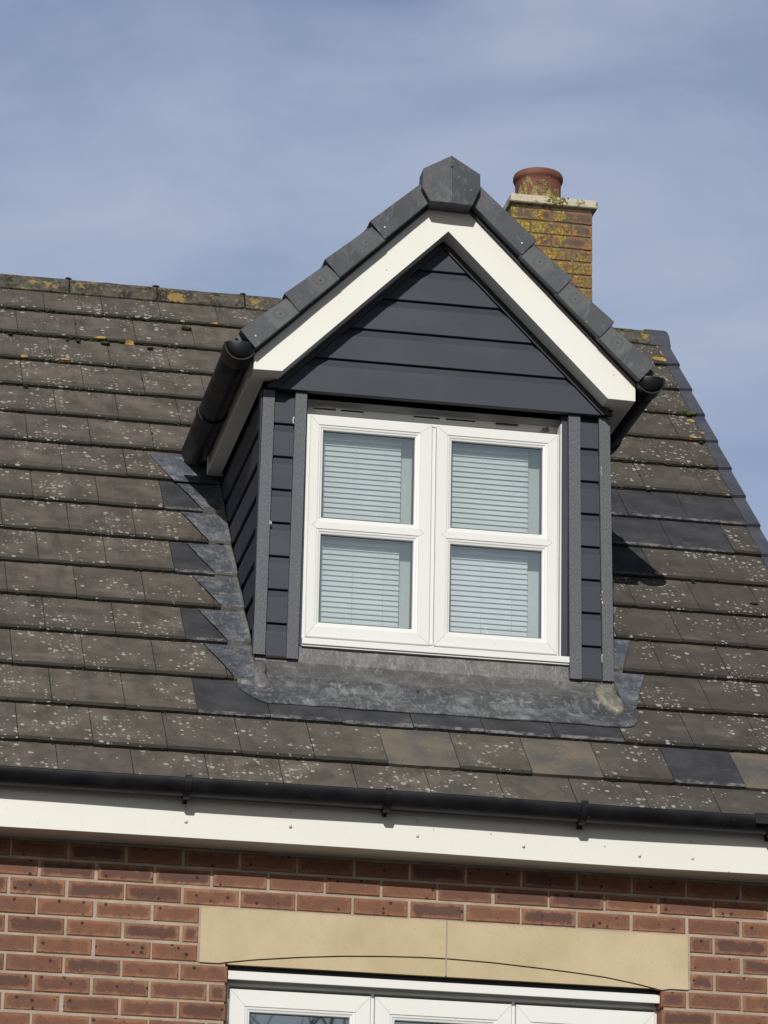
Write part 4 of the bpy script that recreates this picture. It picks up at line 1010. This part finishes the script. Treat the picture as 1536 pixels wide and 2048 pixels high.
# step soakers, one per course, lapping the tiles beside each cheek
def soaker(n, sg, wt, wb, tweak=0):
    m = MB(); s0, s1 = n*G-.001, (n+1)*G-.004; K = 12; R_ = []
    for i in range(K+1):
        t = i/K; s = s0+(s1-s0)*t; w = wb+(wt-wb)*(t**.98)+.0015*math.sin(t*7+n); col = []
        for j in range(9):
            q = j/8; x = (XL-w*(1-q)) if sg < 0 else (XR+w*(1-q))
            if sg < 0: x = min(x, XL+.004)
            h = hh(min(max(s, n*G+.0005), (n+1)*G-.001))+.0035+.002*noise.noise(Vector((x*20, s*20, n)))+(.006*q**6)
            if s >= (n+1)*G-.03: h -= .002
            col.append(RP(x, s, h))
        R_.append(col)
    low = [RP(( (XL-wb*(1-j/8)) if sg < 0 else (XR+wb*(1-j/8))), s0-.001, .0005) for j in range(9)]
    R_ = [low]+R_
    wts = (0, .0, 0)
    for i in range(len(R_)-1):
        for j in range(8):
            st = (0, .9 if i == 0 else (.3 if (j == 7) else 0), 0)
            q = [R_[i][j], R_[i][j+1], R_[i+1][j+1], R_[i+1][j]]
            if sg > 0: q = q[::-1]
            m.face(q, st, None, True)
    # upstand against the cheek
    for i in range(1, len(R_)-1):
        a, b = R_[i][8], R_[i+1][8]; X = XL-.002 if sg < 0 else XR+.002
        m.face([a, b, (X, b[1]+.004, b[2]+.022), (X, a[1]+.004, a[2]+.022)], (0, .5, 0), None, True)
    return m
for n in range(2, 8):
    B(soaker(n, -1, .200, .098), 'soaker', 'soak')
    if n < 8: B(soaker(n, 1, .165, .070), 'soaker', 'soak')
# topmost piece widens into a valley sheet
def valley(sg):
    m = MB(); K = 10; R_ = []
    for i in range(K+1):
        t = i/K; s = 8*G-.001+t*(G*1.9); w = (.212 if t == 0 else .212+.07*math.sin(t*PI*.5)) ; col = []
        d = .50*t
        for j in range(9):
            q = j/8; x0_ = XL-w+d*.0; x = XC+sg*(XC-x0_-(w+d)*q) ; h = hh(min(max(s, n*G+.001), 9*G-.001)) if s < 9*G else .004
            h = (.0185*(1-min(1, (s-8*G)/G)**1.6)+.0045)+.002*noise.noise(Vector((x*14, s*14, 3)))
            col.append(RP(x, s, h))
        R_.append(col)
    low = [(p[0], p[1]+.012, p[2]-.014) for p in R_[0]]
    R_ = [low]+R_
    for i in range(K+1):
        for j in range(8):
            q = [R_[i][j], R_[i][j+1], R_[i+1][j+1], R_[i+1][j]]
            m.face(q if sg < 0 else q[::-1], (0, .2 if i == 0 else 0, 0), None, True)
    return m
for sg in (-1,): 
    m = MB(); pts = [(.142, 1.885), (.350, 1.885), (.42, 1.885), (.42, 2.12), (.063, 2.12), (.075, 2.03), (.10, 1.965), (.12, 1.93)]
    def P3(p, h): s = s_of_Y(p[1]); t = min(1, max(0, (s-8*G)/G)); return RP(p[0], s, .0185*(1-t**1.6)+.0045+h)
    pts = [(.142, 1.885), (.25, 1.885), (.350, 1.885), (.45, 1.885), (.46, 2.0), (.46, 2.10), (.30, 2.115), (.18, 2.115), (.050, 2.115), (.070, 2.05), (.093, 1.99), (.118, 1.935)]
    K = len(pts); c = (.28, 2.0); vs = [P3(p, 0) for p in pts]+[P3((c[0]+(p[0]-c[0])*.5, c[1]+(p[1]-c[1])*.5), .002) for p in pts]+[P3(c, .001)]
    fs = [(k, (k+1) % K, K+(k+1) % K, K+k) for k in range(K)]+[(K+k, K+(k+1) % K, 2*K) for k in range(K)]
    m.mesh(vs, fs, (0, 0, 0), True); m.face([P3(pts[0], 0), P3(pts[3], 0), RP(.45, 8*G-.003, .001), RP(.142, 8*G-.003, .001)], (0, .3, 0))
    B(m, 'valley_flashing', 'soak')
# ---------------------------------------------------------------- lower window under the lintel
YL = .085
lw = MB(); frame_ring(lw, .203, 1.934, -1.60, -.275, [(0, YL+.06), (0, YL), (.0105, YL), (.012, YL+.006), (.016, YL+.03)])
for x in (.7825, 1.3475): lw.box(x-.006, x+.006, YL+.001, YL+.05, -1.59, -.287)
low = B(lw, 'window', 'upvc')
hd = MB(); hd.box(.200, 1.934, .030, .044, -.271, -.238); hd.box(.2005, 1.9335, .044, YL+.02, -.244, -.239); B2(hd, 'head_drip', 'upvc', low)
hd = MB(); hd.box(.203, 1.932, YL+.010, YL+.05, -.275, -.245); B2(hd, 'head_extension', 'upvc', low)
dk = MB(); dk.box(.194, 1.930, .040, .20, -.2375, -.2200); B2(dk, 'steel_lintel', 'rubber', low)
for x0, x1 in ((.217, .774), (.791, 1.339), (1.356, 1.921)):
    a, b = x0+.083, x1-.083; ps = [(a, b, -1.50, -.388)]
    sash(low, x0, x1, -1.585, -.300, ps, YL-.012); pane(low, *ps[0], YL+.012)
ls = MB(); ls.box(.193, 1.95, -.02, YL+.06, -1.64, -1.601); B2(ls, 'sill', 'upvc', low)
for x in (.1935, 1.9375): 
    q = MB(); q.box(x, x+.0085 if x < 1 else x-.009, .05, YL+.05, -1.60, -.24) if x < 1 else q.box(1.934, 1.942, .05, YL+.05, -1.60, -.24); B2(q, 'seal_bead', 'seal', low)
rm = MB(); rm.box(.0, 2.2, .35, 2.0, -2.0, -.1); B(rm, 'interior_room', 'deadlight')
# ---------------------------------------------------------------- bare trees across the street, seen only mirrored in the lower panes
def tree(x, y, hgt, seed, label):
    rnd = random.Random(seed); root = empty('bare_tree', (x, y, GROUND)); tag(root, label, 'tree', 'bare trees opposite the house')
    tr = MB(); br = MB()
    def grow(p, d, L, r, depth):
        n = 4; pts = [p]; dd = d.copy()
        for i in range(n):
            dd = (dd+Vector((rnd.uniform(-1, 1), rnd.uniform(-1, 1), rnd.uniform(-.3, .6)))*.13).normalized(); pts.append(pts[-1]+dd*L/n)
        (tr if depth == 0 else br).tube(pts, [r*(1-.5*i/n) for i in range(n+1)], 7 if depth < 2 else 4, False)
        if depth >= 5: return
        for k in range(3 if depth < 4 else 2):
            i = rnd.choice((2, 3, 4)); a = rnd.uniform(0, 6.28); sd = Vector((math.cos(a), math.sin(a), .5)); nd = (dd*.75+sd*rnd.uniform(.35, .75)).normalized()
            grow(pts[i], nd, L*rnd.uniform(.6, .82), r*.52, depth+1)
    grow(Vector((0, 0, 0)), Vector((0, 0, 1)), hgt*.32, hgt*.016, 0)
    for m_, nm in ((tr, 'trunk'), (br, 'crown')):
        o = m_.build(nm, 'bark'); o.parent = root
tree(4.9, -27, 14.5, 3, 'tall bare winter tree mirrored in the left pane below the stone lintel')
tree(7.4, -30, 15.5, 5, 'spreading bare winter tree mirrored in the middle pane below the stone lintel')
